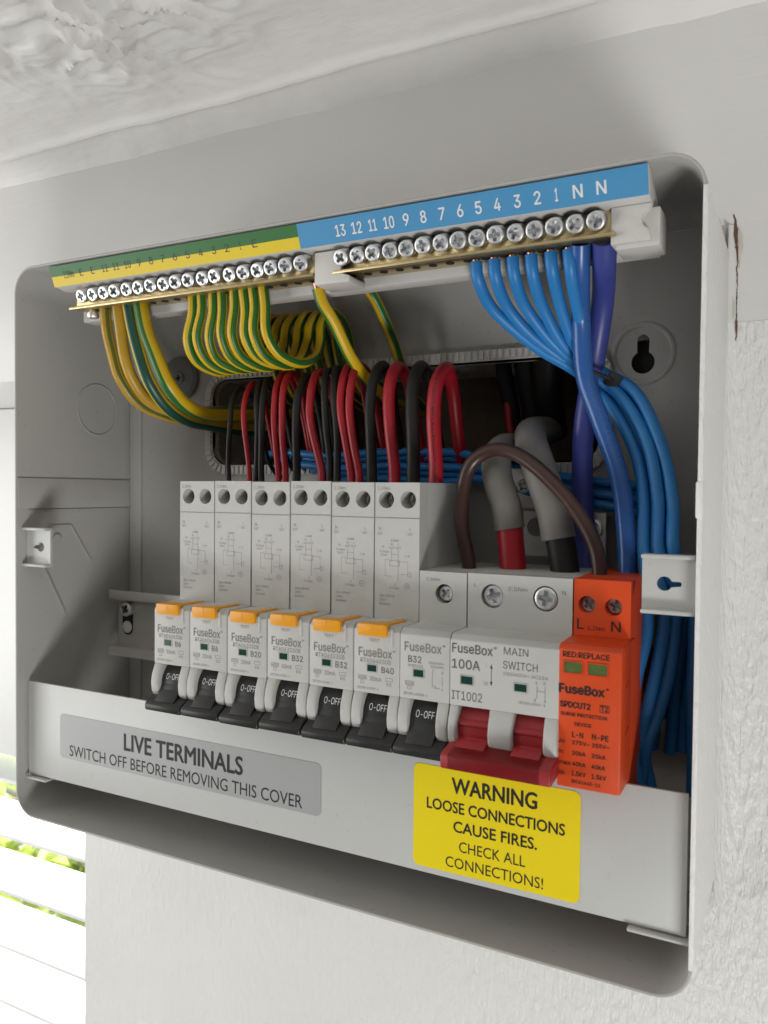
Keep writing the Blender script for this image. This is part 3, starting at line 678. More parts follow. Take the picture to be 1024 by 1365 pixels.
def upper_print(bm, x):
    y = YU-0.07
    text(bm, '1.2Nm', x+1.3, x+6.0, 151.3, 1.1, y)
    text(bm, 'N', x+1.7, x+2.6, 136.9, 1.1, y); text(bm, 'OUT', x+1.3, x+3.3, 135.3, 0.95, y)
    text(bm, 'L', x+14.0, x+14.6, 136.9, 1.1, y); text(bm, 'OUT', x+13.2, x+15.2, 135.3, 0.95, y)
    text(bm, 'Load', x+6.8, x+9.6, 133.0, 0.9, y); text(bm, 'N', x+6.6, x+7.3, 131.6, 0.8, y); text(bm, 'L', x+9.4, x+9.9, 131.6, 0.8, y)
    text(bm, 'OUT OUT', x+6.0, x+10.6, 130.4, 0.7, y); text(bm, 'N', x+3.2, x+3.9, 130.6, 0.9, y); text(bm, 'N-Supply', x+2.2, x+6.0, 129.0, 0.75, y); text(bm, '30mA', x+2.6, x+5.2, 127.8, 0.75, y)
    text(bm, '1-N', x+12.2, x+14.0, 127.6, 0.8, y)
    text(bm, 'N-Supply', x+6.4, x+10.2, 116.2, 0.75, y); text(bm, 'L', x+8.4, x+8.9, 117.4, 1.0, y)
    text(bm, 'I\u0394n=30mA', x+2.2, x+8.4, 113.2, 0.85, y); text(bm, '230V ~', x+2.2, x+5.6, 111.7, 0.85, y); text(bm, '50/60Hz', x+2.2, x+6.6, 110.2, 0.85, y)
def upper_lines(bm, x):
    y = YU-0.07
    for a, b, c, d in ((6.9, 7.02, 126, 130.2), (9.5, 9.62, 118.6, 130.2), (6.9, 9.6, 128.4, 128.5), (4.4, 4.5, 120.6, 126.6), (4.4, 7.0, 120.6, 120.7), (4.4, 6.2, 126.5, 126.6), (9.6, 13.4, 125.9, 126.0), (13.3, 13.4, 121.4, 125.9), (10.6, 13.4, 121.4, 121.5)): rect_print(bm, x+a, x+b, c, d, y)
    frame_print(bm, x+6.2, x+10.2, 124.3, 126.3, y); frame_print(bm, x+13.4, x+14.6, 120.6, 122.2, y)
    for k in range(16):
        q0, q1 = 2*math.pi*k/16, 2*math.pi*(k+1)/16
        v = [bm.verts.new((x+13.0+rr_*math.cos(q), y, 117.4+rr_*math.sin(q))) for rr_, q in ((1.1, q0), (1.1, q1), (0.98, q1), (0.98, q0))]; bm.faces.new(v)
    rect_print(bm, x+12.3, x+13.7, 117.35, 117.45, y); rect_print(bm, x+12.95, x+13.05, 116.7, 118.1, y)
ORD = ['leftmost', 'second', 'third', 'fourth', 'fifth', 'sixth']
X0 = 93.5
def make_rcbo(x):
    t = thing('circuit_breaker', '', 'circuit breaker', (x+9, 48, 62), 'tall circuit breakers with amber test buttons')
    bm = nb(); prism_x(bm, [(13.0, 154.0), (48, 154.0), (48, 34), (9, 34), (9, 65.5), (-1.2, 65.5), (-1.2, 82), (YN, 82), (YN, 103.6), (-7.0, 105.4), (13.0, 105.4)], x+0.2, x+17.8)
    obj('body', bm, 'device', t, bevel=0.4)
    bm = nb(); holed_front(bm, x, 18, 105.3, 153.9, [4.7, 13.3], [(3.05, 147.8), (3.05, 147.8)])
    fr = obj('terminal_cover', bm, 'device', t, smooth=30)
    bm = nb(); box(bm, x+0.3, x+17.7, 5.55, 5.72, 141.25, 141.45); obj('seam', bm, 'print_light', fr)
    for hx in (4.7, 13.3): place('terminal_screw', SCREW_DARK, (x+hx, 12.2, 147.8), t, (0, R(25+hx*9), 0))
    nose_parts(t, x, ((0.2, 3.9), (13.9, 17.8)))
    tg = toggle(t, x, 'black', 4.0, 13.8, 0.25, 17.75)
    drum_text(tg, x, 'O-OFF', 6.2, 12.8)
    bm = nb(); prism_y(bm, rrect(x+2.3, x+13.4, 101.9, 105.9, 0.5, 3), -10.3, -8.6); bt = obj('test_button', bm, 'amber', t, bevel=0.25)
    bm = nb(); box(bm, x+7.75, x+7.95, -10.38, -10.2, 103.0, 105.9); obj('button_groove', bm, 'amber', bt)
    bm = nb(); A = [bm.verts.new((x+a, b, 105.95)) for a, b in ((2.8, -8.8), (13.2, -8.8), (14.2, 3.5), (12.0, 5.3), (9.6, -4.0), (3.4, -6.0))]; Bv = [bm.verts.new((v.co.x, v.co.y, 105.2)) for v in A]
    bm.faces.new(A); quadstrip(bm, A, Bv); bmesh.ops.recalc_face_normals(bm, faces=bm.faces[:]); obj('button_slide', bm, 'amber', bt, bevel=0.1)
    bm = nb(); box(bm, x+14.3, x+15.3, -9.5, -8.8, 98.6, 104.6); obj('latch', bm, 'device', t, bevel=0.25)
    window(t, x, 5.6, 9.1, 89.6, 91.8)
    bm = nb(); upper_print(bm, x); obj('terminal_lettering', bm, 'print_light', fr, smooth=0)
    bm = nb(); tiny(bm, 'TEST', x+6.2, x+10.2, 99.8, 1.0); text(bm, 'FuseBox', x+2.1, x+15.0, 94.6, 2.9, YN-0.07, 0.016); tiny(bm, '\u00ae', x+15.2, x+16.2, 96.6, 0.9)
    tiny(bm, '30mA', x+6.5, x+11.0, 86.4, 1.5); tiny(bm, 'IEC/EN 61009-1', x+1.8, x+10.0, 83.3, 0.8); tiny(bm, '6000', x+2.3, x+5.0, 86.9, 0.8)
    frame_print(bm, x+2.1, x+5.2, 86.6, 88.0, YN-0.07); frame_print(bm, x+3.0, x+4.3, 85.2, 86.3, YN-0.07); frame_print(bm, x+12.6, x+15.2, 86.8, 88.0, YN-0.07); tiny(bm, 'E3', x+13.0, x+14.8, 85.3, 0.9)
    obj('lettering', bm, 'print_light', t, smooth=0)
    bm = nb(); upper_lines(bm, x); obj('diagram', bm, 'print_light', fr, smooth=0)
    return t
def kids(o): return [c for c in bpy.data.objects if c.parent == o]
def copy_tree(o, parent=None):
    c = o.copy(); C.objects.link(c); c.parent = parent; OFF[c] = OFF[o]
    for ch in kids(o): copy_tree(ch, c)
    return c
proto = make_rcbo(X0)
codes = [('RTA060630B', 'B6'), ('RTA060630B', 'B6'), ('RTA062030B', 'B20'), ('RTA063230B', 'B32'), ('RTA063230B', 'B32'), ('RTA064030B', 'B40')]
rc = [proto] + [copy_tree(proto) for _ in range(5)]
for k, o in enumerate(rc):
    x = X0+18*k; o.location = Vector((x+9, 48, 62))*S; OFF[o] = Vector((x+9, 48, 62))
    o.location += Vector((0, 0.2*k - 0.5 + random.uniform(-0.08, 0.08), random.uniform(-0.25, 0.25)))*S
    o['label'] = '%s tall grey breaker with amber test button, marked %s' % (('leftmost' if k == 0 else ORD[k]+' from left'), codes[k][1])
    bm = nb(); text(bm, codes[k][0], x+2.9, x+14.6, 92.5, 1.45, YN-0.07); obj('model_code', bm, 'print_light', o, smooth=0)
    bm = nb(); text(bm, codes[k][1], x+11.0, x+(13.9 if len(codes[k][1]) == 2 else 15.7), 89.5, 2.0, YN-0.07, 0.006); obj('rating', bm, 'print_grey', o, smooth=0)

# single pole breaker
x = X0+108
t = thing('circuit_breaker', 'short grey breaker marked B32 without test button, beside the main switch', 'circuit breaker', (x+9, 48, 62))
bm = nb(); prism_x(bm, [(13.0, 123.2), (48, 123.2), (48, 34), (9, 34), (9, 65.5), (-1.2, 65.5), (-1.2, 82), (YN, 82), (YN, 103.4), (-7.0, 105.2), (13.0, 105.2)], x+0.1, x+17.9); obj('body', bm, 'device', t, bevel=0.4)
bm = nb(); holed_front(bm, x, 18, 105.1, 123.1, [9.6], [(3.35, 115.6)]); obj('terminal_cover', bm, 'device', t)
place('terminal_screw', SCREW_SMALL, (x+9.6, 7.2, 115.6), t, (0, R(40), 0))
nose_parts(t, x, ((0.2, 3.9), (13.9, 17.8))); tg = toggle(t, x, 'black', 4.0, 13.8, 0.25, 17.75); drum_text(tg, x, 'O-OFF', 6.0, 12.6)
window(t, x, 5.2, 8.8, 89.7, 92.0)
bm = nb(); text(bm, 'FuseBox', x+1.8, x+15.2, 98.0, 2.9, YN-0.07, 0.016); tiny(bm, '\u00ae', x+15.5, x+16.5, 100.1, 0.9)
tiny(bm, 'NTB0632', x+3.1, x+8.6, 92.8, 0.85); tiny(bm, '230/400V~', x+10.6, x+16.4, 94.4, 0.75); tiny(bm, '50/60Hz', x+11.4, x+16.0, 93.2, 0.75); tiny(bm, 'IEC/EN 60898-1', x+1.6, x+10.4, 83.4, 0.8); tiny(bm, '6000', x+2.4, x+5.2, 86.9, 0.8)
frame_print(bm, x+2.2, x+5.4, 86.6, 88.0, YN-0.07); frame_print(bm, x+3.0, x+4.5, 85.2, 86.3, YN-0.07); rect_print(bm, x+11.9, x+12.05, 86.6, 91.6, YN-0.07); rect_print(bm, x+15.4, x+15.55, 87.4, 90.6, YN-0.07); rect_print(bm, x+13.2, x+14.6, 86.6, 86.75, YN-0.07)
for a, b, s in ((11.9, 91.9, '1'), (15.2, 91.4, '3'), (12.6, 86.5, '2'), (15.2, 86.0, '4')): tiny(bm, s, x+a, x+a+0.6, b, 0.9)
obj('lettering', bm, 'print_light', t, smooth=0)
bm = nb(); text(bm, 'B32', x+3.2, x+8.0, 94.3, 2.1, YN-0.07, 0.006); obj('rating', bm, 'print_grey', t, smooth=0)

bm = nb(); text(bm, '2.5Nm', x+2.8, x+8.0, 119.9, 1.0, YU-0.07); obj('terminal_lettering', bm, 'print_light', t, smooth=0)
# main switch
x = X0+126
t = thing('main_switch', 'double width main switch with red toggle bar, marked 100A', 'main switch', (x+18, 48, 62))
bm = nb(); prism_x(bm, [(13.0, 123.4), (48, 123.4), (48, 34), (9, 34), (9, 65.5), (-1.2, 65.5), (-1.2, 82), (YN, 82), (YN, 103.2), (-7.0, 105.0), (13.0, 105.0)], x+0.1, x+35.9); obj('body', bm, 'device', t, bevel=0.4)
bm = nb(); holed_front(bm, x, 36, 104.9, 123.3, [9.0, 27.0], [(4.0, 116.0), (4.15, 116.4)]); obj('terminal_cover', bm, 'device', t)
place('terminal_screw', SCREW_MAIN, (x+9.0, 6.6, 116.0), t, (0, R(70), 0)); place('terminal_screw', SCREW_MAIN, (x+27.0, 5.6, 116.4), t, (0, R(8), 0))
nose_parts(t, x, ((0.2, 3.1), (13.7, 21.6), (31.4, 35.8)))
t1 = toggle(t, x, 'red', 3.2, 13.6, 0.9, 36.1, True); toggle(t, x, 'red', 21.7, 31.3, 3.0, 33.0, True)
for a, b in ((3.4, 13.4), (21.9, 31.1)):
    bm = nb(); prism_x(bm, [(-8.2, 78.0), (-9.6, 76.8), (-9.6, 76.0), (-8.6, 75.4), (-8.9, 72.0), (-13.4, 70.0), (-8, 68)], x+a, x+b); obj('grip', bm, 'red', t1, bevel=0.25)
window(t, x, 4.0, 8.0, 89.3, 91.8); window(t, x, 21.8, 25.7, 89.1, 91.4)
bm = nb(); text(bm, 'FuseBox', x+0.8, x+14.6, 99.2, 2.9, YN-0.07, 0.014); tiny(bm, '\u00ae', x+14.9, x+15.9, 101.2, 0.9)
text(bm, '100A', x+0.8, x+10.4, 94.1, 2.9, YN-0.07, 0.012); text(bm, 'IT1002', x+0.9, x+11.2, 84.0, 2.8, YN-0.07, 0.0); text(bm, 'MAIN', x+18.2, x+26.1, 100.1, 2.3, YN-0.07, 0.0); text(bm, 'SWITCH', x+18.0, x+29.1, 95.7, 2.4, YN-0.07, 0.0)
rect_print(bm, x+14.1, x+14.3, 90.2, 95.8, YN-0.07)
for s_ in (1, -1):
    zt = 96.6 if s_ > 0 else 89.6; v = [bm.verts.new(p) for p in ((x+14.2, YN-0.07, zt), (x+13.7, YN-0.07, zt-1.4*s_), (x+14.7, YN-0.07, zt-1.4*s_))]; bm.faces.new(v)
obj('lettering', bm, 'print_grey', t, smooth=0)
bm = nb(); tiny(bm, '230/400V~ AC22A', x+18.0, x+32.4, 93.6, 1.0); tiny(bm, 'IEC/EN 60947-3', x+23.2, x+31.6, 85.3, 0.8); tiny(bm, 'I', x+12.4, x+12.6, 95.6, 1.1); tiny(bm, 'O', x+11.8, x+13.0, 89.7, 1.1)
for a, b, s in ((28.4, 92.0, '1'), (30.9, 92.0, '3'), (28.0, 86.6, '2'), (31.2, 86.6, '4')): tiny(bm, s, x+a, x+a+0.7, b, 0.9)
rect_print(bm, x+28.9, x+29.05, 87.6, 91.4, YN-0.07); rect_print(bm, x+31.4, x+31.55, 87.6, 91.4, YN-0.07); rect_print(bm, x+29.0, x+31.5, 89.8, 89.92, YN-0.07)
obj('small_print', bm, 'print_light', t, smooth=0)

bm = nb(); text(bm, 'L', x+2.5, x+3.4, 118.8, 1.2, YU-0.07); text(bm, '2.5Nm', x+14.4, x+21.0, 118.2, 1.3, YU-0.07); text(bm, 'N', x+32.4, x+33.6, 118.0, 1.3, YU-0.07); obj('terminal_lettering', bm, 'print_light', t, smooth=0)
# surge protector
x = X0+162
t = thing('surge_protector', 'bright orange surge protection device right of the main switch', 'surge protector', (x+9, 48, 60))
bm = nb(); prism_x(bm, [(13.0, 123.6), (48, 123.6), (48, 34), (9, 34), (9, 61.6), (6, 61.6), (6, 105.0), (13.0, 105.0)], x+0.1, x+17.9); obj('body', bm, 'orange', t, bevel=0.3)
bm = nb(); prism_x(bm, [(5.9, 105.6), (YN+1.6, 105.2), (YN, 103.8), (YN, 62.0), (5.9, 62.0)], x-0.6, x+18.2); obj('cartridge', bm, 'orange', t, bevel=0.5, seg=3)
bm = nb(); holed_front(bm, x, 18, 105.6, 123.5, [4.3, 12.5], [(2.7, 115.5), (2.7, 115.2)]); obj('terminal_cover', bm, 'orange', t)
for hx in (4.3, 12.5): place('terminal_screw', SCREW_DARK, (x+hx, 9.2, 115.3), t, (0, R(20+hx*7), 0))
for z in (92.0, 78.0):
    bm = nb(); prism_x(bm, [(-3, z), (2, z+1.6), (2, z+2.0), (-3, z+0.4)], x+18.15, x+18.4); obj('grip_line', bm, 'orange_dark', t)
for a, b in ((1.3, 6.6), (8.5, 14.0)):
    bm = nb(); plate(bm, (x+a-0.3, x+b+0.3, 96.5, 100.4), rrect(x+a, x+b, 96.8, 100.1, 0.5, 3), (x+(a+b)/2, 98.4), -9.25, -8.8); fl = obj('flag_window', bm, 'orange_dark', t, smooth=0)
    bm = nb(); box(bm, x+a, x+b, -9.06, -8.8, 96.8, 100.1); obj('flag', bm, 'indicator_green', fl, smooth=0)
bm = nb(); B1 = 0.028
for s, a, b, zb, h, bo in (('RED:REPLACE', 0.8, 14.7, 101.5, 1.6, B1), ('FuseBox', -0.3, 13.4, 90.6, 2.6, 0.045), ('SPDCUT2', 0.1, 9.3, 86.3, 1.7, 0.045), ('T2', 12.3, 14.4, 86.3, 1.5, B1), ('SURGE PROTECTION', 0.4, 14.1, 83.8, 1.0, B1), ('DEVICE', 4.6, 9.6, 81.0, 1.0, B1), ('L-N', 3.9, 7.3, 77.5, 1.6, B1), ('N-PE', 9.8, 14.7, 77.6, 1.6, B1), ('275V~', 4.0, 9.2, 75.3, 1.15, B1), ('255V~', 9.9, 15.0, 75.3, 1.15, B1), ('20kA', 4.0, 8.1, 72.1, 1.2, B1), ('20kA', 9.8, 14.0, 72.1, 1.2, B1), ('40kA', 4.1, 8.2, 68.9, 1.2, B1), ('40kA', 9.8, 13.9, 68.9, 1.2, B1), ('1.5kV', 3.9, 8.2, 65.9, 1.3, B1), ('1.5kV', 9.9, 14.2, 65.9, 1.3, B1), ('IEC61643-11', 3.8, 12.5, 63.7, 0.9, B1), ('Uc:', -0.5, 2.0, 75.4, 1.1, B1), ('In:', -0.5, 1.4, 72.2, 1.1, B1), ('Imax:', -0.5, 3.8, 68.9, 1.1, B1), ('Up:', -0.5, 2.0, 65.9, 1.1, B1)):
    text(bm, s, x+a, x+b, zb, h, YN-0.07, bo)
tiny(bm, '\u00ae', x+13.7, x+14.7, 92.4, 0.9); frame_print(bm, x+12.0, x+14.8, 85.9, 88.2, YN-0.07, 0.18)
obj('lettering', bm, 'print_black', t, smooth=0); bm = nb()
text(bm, 'L', x+1.3, x+3.5, 107.7, 3.2, YU-0.07, 0.008); text(bm, 'N', x+11.9, x+14.8, 107.7, 3.1, YU-0.07, 0.008); text(bm, '1.2Nm', x+4.6, x+10.0, 107.6, 1.2, YU-0.07)
obj('terminal_lettering', bm, 'print_black', t, smooth=0)

# ------------------------------------------------------------------ cables
def cable(name, label, cat, group, m, pts, r, phase=0.0, twist=0.0, copper=None, wob=0.3):
    base = pts[0]
    if copper:
        t = thing(name, label, cat, base, group)
        bm = nb(); tube(bm, pts, r, 16, phase, twist, wob=wob); obj('sheath', bm, m, t, smooth=70)
        d = (Vector(pts[0])-Vector(pts[1])).normalized()
        bm = nb(); tube(bm, [Vector(pts[0])-d*0.5, Vector(pts[0])+d*copper], r*0.62, 10); obj('conductor', bm, 'copper', t, smooth=70)
        return t
    bm = nb(); tube(bm, pts, r, 16, phase, twist, wob=wob)
    return tag(obj(name, bm, m, base=base, smooth=70), label, cat, group)

# breaker tails: black and red pairs looping up and back
bx = [100.9,111.7,114.8,117.9,126.3,129.7,135.2,147.2,150.7,154.9,161.1,164.5,170.6,180.1,188.3,197.4]
mx_ = [101.6,109.6,116.2,118.9,124.2,129.1,135.7,142.3,149.4,154.3,157.0,161.1,170.2,178.1,187.9,196.8]
tx = [97.5,104.4,109.0,112.5,121.0,125.0,132.6,139.3,143.0,147.0,153.8,158.0,168.5,175.8,185.7,196.4]
tz = [197.0,198.5,199.5,200.0,201.5,202.0,200.5,202.0,202.5,203.0,203.5,203.3,203.3,202.6,202.0,200.9]
rd = [1.1,1.15,1.25,1.35,1.25,1.4,1.7,1.65,1.45,1.5,1.55,1.6,2.1,2.35,2.55,2.75]
col = 'k r k k r r k r k k r r k r k r'.split()
who = ['leftmost breaker', 'leftmost breaker', 'second breaker, left of its pair', 'second breaker, right of its pair', 'second breaker, left of its pair', 'second breaker, right of its pair', 'third breaker', 'third breaker', 'fourth breaker, left of its pair', 'fourth breaker, right of its pair', 'fourth breaker, left of its pair', 'fourth breaker, right of its pair', 'fifth breaker', 'fifth breaker', 'sixth breaker, thickest of the blacks', 'sixth breaker, thickest of the reds']
for i in range(16):
    cn = 'black' if col[i] == 'k' else 'red'; r_ = rd[i]
    sh = random.uniform(-0.9, 0.9)
    pts = [(bx[i], 27.8, 151), (bx[i], 28, 159), (mx_[i], 27.0, 179), (mx_[i]*0.6+tx[i]*0.4, 30.5, tz[i]-r_-7), (tx[i], 40, tz[i]-r_), (tx[i]-1.2+sh, 50, tz[i]-r_-5.0), (tx[i]-2.4+sh*1.5, 57.0, tz[i]-r_-18), (tx[i]-2.0+sh*2, 63, tz[i]-r_-33), (tx[i]-1+sh*3, 76, tz[i]-r_-41), (tx[i]+sh*4, 100, tz[i]-r_-43)]
    cable('%s_wire' % cn, '%s wire looping up out of the %s' % (cn, who[i]), 'wire', '%s wires from the breakers' % cn, 'w_black' if cn == 'black' else 'w_red_printed' if i == 15 else 'w_red', pts, r_, phase=0.1, wob=0.8)
# fixed conduit wires deeper in the opening
for i, (xa, za, m) in enumerate(((118, 196, 'w_black'), (140, 197, 'w_red'), (162, 197, 'w_black'), (206, 196, 'w_red'))):
    cn = 'black' if m == 'w_black' else 'red'
    cable('%s_wire' % cn, '%s wire hanging deep inside the opening behind the %s breaker' % (cn, ['second', 'third', 'fourth', 'sixth'][i]), 'wire', '%s wires deep in the cable opening' % cn, m, [(xa, 84, za+12), (xa+1, 82, za-8), (xa+3, 83, za-26), (xa+4, 88, za-44)], 1.7)

# earth cables: four thick ones at the left
E = [[(42.7,13.5,232.0),(42.7,14.5,221.7),(43.1,17.0,211.8),(44.0,21.0,200.5),(46.6,30.0,190.1),(51.9,44.0,184.9),(58.2,58.0,183.3),(66.6,76.0,183.4),(76,98,186)],
     [(50.1,13.5,232.0),(50.5,15,221.0),(50.8,17.0,209.5),(51.3,22.0,199.2),(52.5,31.0,190.6),(56.6,44.0,186.8),(61.6,58.0,188.1),(69.4,78.0,190.8),(80,98,193)],
     [(56.8,13.5,231.7),(58.6,14.5,220.2),(61.2,16.0,208.7),(63.1,20.0,197.6),(64.4,29.0,187.9),(65.2,42.0,182.8),(67.5,58.0,181.3),(72.1,78.0,180.5),(84,98,182)],
     [(63.8,13.5,231.6),(66.5,14.0,219.4),(71.3,15.0,207.8),(75.0,18.0,196.7),(76.2,27.0,188.5),(76.8,40.0,185.1),(78.9,56.0,185.8),(83.7,78.0,188.2),(94,98,190)]]
el = ['faded yellow earth cable, leftmost on the terminal bar', 'faded yellow earth cable with scuffs, second from left on the bar', 'earth cable with broad dark green stripe, third from left', 'bright yellow thick earth cable, fourth from left']
for i in range(4):
    cable('earth_cable', el[i], 'earth cable', 'thick earth cables at the left', ['w_earth_old', 'w_earth_old', 'w_earth_teal', 'w_earth'][i], E[i], [2.5, 2.55, 2.9, 3.2][i], phase=[0.4, 2.2, 4.2, 1.55][i], twist=[0.5, 0.8, 0.2, 0.4][i], wob=0.2)
# eight looped earth wires
lx = [93.2, 98.0, 103.9, 108.6, 114.7, 119.2, 123.9, 128.9]
for i in range(8):
    f = i/7.0; xb = 88.0 + f*43.0 + random.uniform(-0.5, 0.5); xi = lx[i]; dz_ = random.uniform(-0.9, 0.9)
    pts = [(xi, 13.0, 231.5), (xi*0.8+xb*0.2, 14.0, 224), (xi*0.3+xb*0.7-1.4, 15.5, 213.5), (xb-0.3, 21.5, 205.3+0.4*f+dz_), (xb+3.4, 30.5, 202.2+0.6*f+dz_), (xb+4.2, 40.5, 205.4+f), (xb+3.6, 46.5, 214), (xb+3.0, 49.5, 223), (xb+4, 56, 229), (xb+7, 63, 223), (xb+9, 66.5, 208), (xb+11, 72, 196), (xb+13, 92, 190)]
    cable('earth_wire', 'striped green and yellow looped earth wire, %s of eight from left' % ['first', 'second', 'third', 'fourth', 'fifth', 'sixth', 'seventh', 'last'][i], 'earth wire', 'looped earth wires on the terminal bar', 'w_earth', pts, 2.05, phase=0.35+random.uniform(-0.25, 0.25), twist=random.uniform(-0.5, 0.6), wob=0.8)
cable('earth_wire', 'orange yellow earth wire slanting down beside the middle clip', 'earth wire', None, 'w_earth', [(154.2, 13.6, 227.6), (155.2, 15.5, 222), (157.5, 20, 215.6), (159.5, 30, 203.6), (161, 44, 195), (163, 62, 189), (165, 95, 186)], 2.35, phase=2.2, twist=0.2, copper=2.2, wob=0.1)
cable('earth_wire', 'earth wire hanging behind the carrier, right of the slanting yellow wire', 'earth wire', None, 'w_earth', [(157, 34, 238), (160.3, 45, 231.8), (162.7, 52, 222.8), (163.8, 60, 213), (165, 68, 200), (167, 78, 190), (168, 96, 186)], 2.2, phase=1.0, wob=0.1)

# thin neutral wires: six from the bar through the cable tie into the bundle
nx_ = [218.5, 225.0, 231.5, 237.8, 244.4, 250.4]
low = [[(274.0,28,118),(274.6,27,106),(272.0,25,90.7),(270.6,23,76.4),(272.2,23,61.8),(275.1,25,46)],
       [(278.5,31,118),(279.2,30,106),(276.2,28,85.6),(273.6,27,70.0),(274.0,29,62),(277.5,32,44)],
       [(282.6,34,118),(282.8,33,106),(281.0,31,90.6),(277.8,29,77),(274.8,27,66.4),(273.6,30,50)],
       [(287.2,38,118),(288.0,36,104),(288.4,36,78),(288.8,36,50)],
       [(284.6,41,118),(284.5,42,104),(282,44,84),(280,46,60)],
       [(279.5,43,118),(278.5,45,104),(276,47,84),(274,48,60)]]
ang6 = [(0.0, 0.0), (0.9, 3.0), (2.4, -2.2), (4.0, 2.0), (4.4, -1.6), (2.2, 5.5)]
for i in range(6):
    a, b = ang6[i]
    pts = [(nx_[i], 13.0, 229.5), (nx_[i]+0.3, 14.5, 223.5), ([221.0, 226.6, 232.8, 238.6, 244.6, 250.0][i], 26, 214.6-i*0.3), ([233.5, 236.6, 240.0, 243.4, 247.0, 250.6][i], 37, 203.2-i*0.2), (248.5+a*0.9, 45+b*0.6, 192.5+a*0.7), (259.5+a*1.5, 43+b, 180.0+a*1.5), (267.6+a*1.9, 40+b, 165+a*1.0), (271.6+a*2.1, 37+b, 149), (272.4+a*2.2, 33+b, 132)] + low[i]
    cable('neutral_wire', 'thin blue neutral wire, %s from left under the blue label' % ORD[i].replace('leftmost', 'first'), 'neutral wire', 'thin blue neutral wires', 'w_blue', pts, 2.1, copper=0.8, wob=0.6)
cable('neutral_cable', 'thick dark blue glossy cable crossing in front of the violet one', 'neutral cable', None, 'w_dkblue', [(254.3, 12.5, 231), (253.0, 18, 223), (250.6, 30, 211), (251.0, 35, 192), (256.5, 35, 176), (263.6, 35, 155), (266.2, 35, 134), (267.0, 34, 112)], 3.25, wob=0.1)
cable('neutral_cable', 'thick violet blue cable at the right end of the blue label', 'neutral cable', None, 'w_violet', [(262.0, 12.5, 231), (260.6, 19, 225), (257.2, 33, 216), (252.6, 42.5, 198), (248.6, 45, 174), (247.8, 47, 155), (248.5, 48, 138), (249, 47, 118)], 3.85, wob=0.1)
# blue wires running left behind the reds
for i in range(5):
    z = 167.2-2.9*i + (0.8 if i % 2 else 0); y = 62 + (i % 2)*3.2 - 0.8*i
    pts = [(90+9*i, 70, z+0.5), (104+6*i, y+1.5, z+1), (128+3*i, y, z-0.6), (160, y, z+0.4), (190, y-1, z-0.3-i*0.3), (206, y-1, 163-1.9*i), (228, y-2, 158.5-2.0*i), (246, y-4, 155.5-2.1*i), (262, y-5, 153.5-2.3*i), (274, y-12, 151-2.6*i), (279, 46+i, 138-i*3), (280+i, 48, 112), (280+i, 50, 60)]
    cable('neutral_wire', 'blue wire crossing the opening behind the reds, %s from top' % ['first', 'second', 'third', 'fourth', 'lowest'][i], 'neutral wire', 'blue wires crossing behind the red wires', 'w_blue', pts, 1.75, wob=0.7)
# cable tie
tie = thing('cable_tie', 'black cable tie with square head round the blue wires', 'cable tie', (252, 45, 193))
bm = nb(); tube(bm, [(252.5+8.2*math.cos(a)*0.92, 44.0+8.6*math.sin(a), 193.5-3.6*math.cos(a)) for a in [R(20*k) for k in range(19)]], 0.75, 8, step=1.2); obj('loop', bm, 'black', tie)
bm = nb(); box(bm, -2.6, 2.6, -2.2, 2.2, -2.6, 2.6); bmesh.ops.rotate(bm, verts=bm.verts[:], cent=(0, 0, 0), matrix=Matrix.Rotation(R(32), 3, 'Y')); bmesh.ops.translate(bm, verts=bm.verts[:], vec=(259.6, 42.0, 190.2)); obj('head', bm, 'black', tie, bevel=0.5)
# brown link
cable('brown_wire', 'dark brown link wire arching from short breaker to orange device', 'wire', None, 'w_brown', [(213.8, 22, 114), (213.6, 22, 124.8), (210.4, 22, 141.4), (212.6, 22, 158.0), (219.0, 22, 164.6), (227.5, 21.5, 165.2), (239.3, 20.5, 158.6), (251.1, 21, 146.4), (258.7, 22, 132.0), (260.4, 22, 115)], 2.55, wob=0.2)
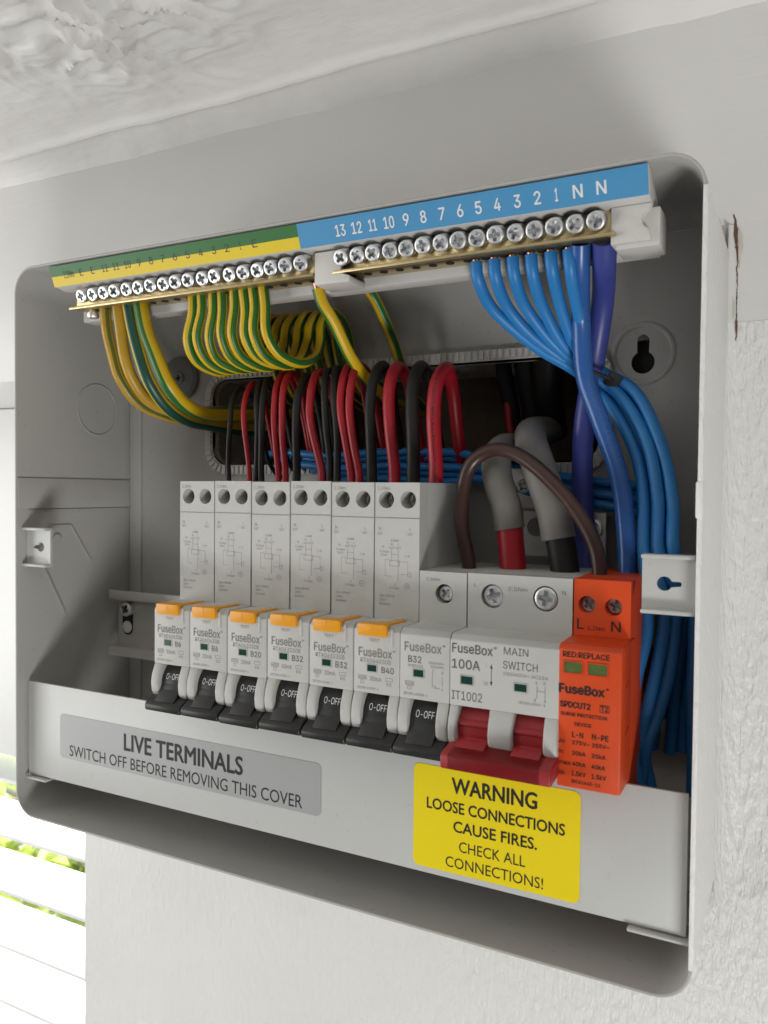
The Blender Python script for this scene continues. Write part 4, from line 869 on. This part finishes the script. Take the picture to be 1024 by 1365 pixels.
# meter tails
def tail(label, name, inner, m, outer, r0, r1):
    t = thing('meter_tail', label, 'cable', inner[0], 'thick grey meter tails')
    bm = nb(); tube(bm, inner, r0, 22); obj('inner_sheath', bm, m, t, smooth=70)
    bm = nb(); tube(bm, outer, r1, 24, wob=0.3); obj('outer_sheath', bm, 'w_grey', t, smooth=70)
tail('thick grey cable with red inner sheath entering the main switch', 'l', [(228.4, 28, 112), (228.0, 28, 124), (226.6, 28, 138), (225.6, 28.3, 142)], 'w_red', [(226.7, 28.2, 137.4), (225.0, 28.5, 146), (221.6, 29.5, 155), (219.6, 33.5, 162.5), (218.2, 43, 167), (217, 58, 168.5), (215, 98, 170)], 4.7, 5.4)
tail('thick grey cable with black inner sheath entering the main switch', 'n', [(247.4, 28, 112), (246.8, 28, 124), (244.6, 28, 136), (244, 28, 140)], 'w_black', [(244.5, 28, 134.6), (242.4, 28.2, 144), (238.2, 28.6, 155.5), (234.2, 32, 164), (230.4, 40, 169.5), (226, 56, 174), (222, 98, 178)], 5.0, 5.9)
bm = nb(); tube(bm, [(228, 70, 214), (226, 77, 205), (224, 84, 190), (223, 95, 176)], 6.5, 18)
tag(obj('black_cable', bm, 'w_black', base=(228, 70, 214), smooth=70), 'fat black cable hanging in the dark opening behind the grey tails', 'cable')
for xa, za, r_, lb in ((206, 206, 3.4, 'slim black cable in the dark opening left of the grey tails'), (215, 208, 4.6, 'black cable in the dark opening directly behind the left grey tail'), (239, 207, 4.0, 'black cable in the dark opening beside the violet cable')):
    bm = nb(); tube(bm, [(xa-1, 80, za+3), (xa, 82, za-8), (xa+2, 86, za-24), (xa+2, 95, za-44)], r_, 16, wob=0.4)
    tag(obj('black_cable', bm, 'w_black', base=(xa, 80, za), smooth=70), lb, 'cable')
# cable clamp behind the tails
cl = thing('cable_clamp', 'bright metal cable clamp plate behind the grey cables', 'clamp', (240, 54, 126))
bm = nb(); plate(bm, (224.4, 255.6, 126.4, 143.4), circ(229.4, 137.4, 3.6), (229.4, 137.4), 51.6, 53.2); obj('clamp_plate', bm, 'steel', cl, bevel=0.0, smooth=0)
bm = nb(); box(bm, 224.4, 255.6, 53.3, 62, 142.0, 143.3); obj('clamp_fold', bm, 'steel', cl, bevel=0.3)
bm = nb(); box(bm, 217.6, 230.5, 55.6, 57.2, 144.4, 160); obj('clamp_arm', bm, 'steel', cl, bevel=0.3)
place('clamp_screw', SCREW_MAIN, (251.0, 50.6, 137.2), cl, (0, R(33), 0)); place('clamp_screw', SCREW_DARK, (223.0, 54.4, 153), cl, (0, R(33), 0))
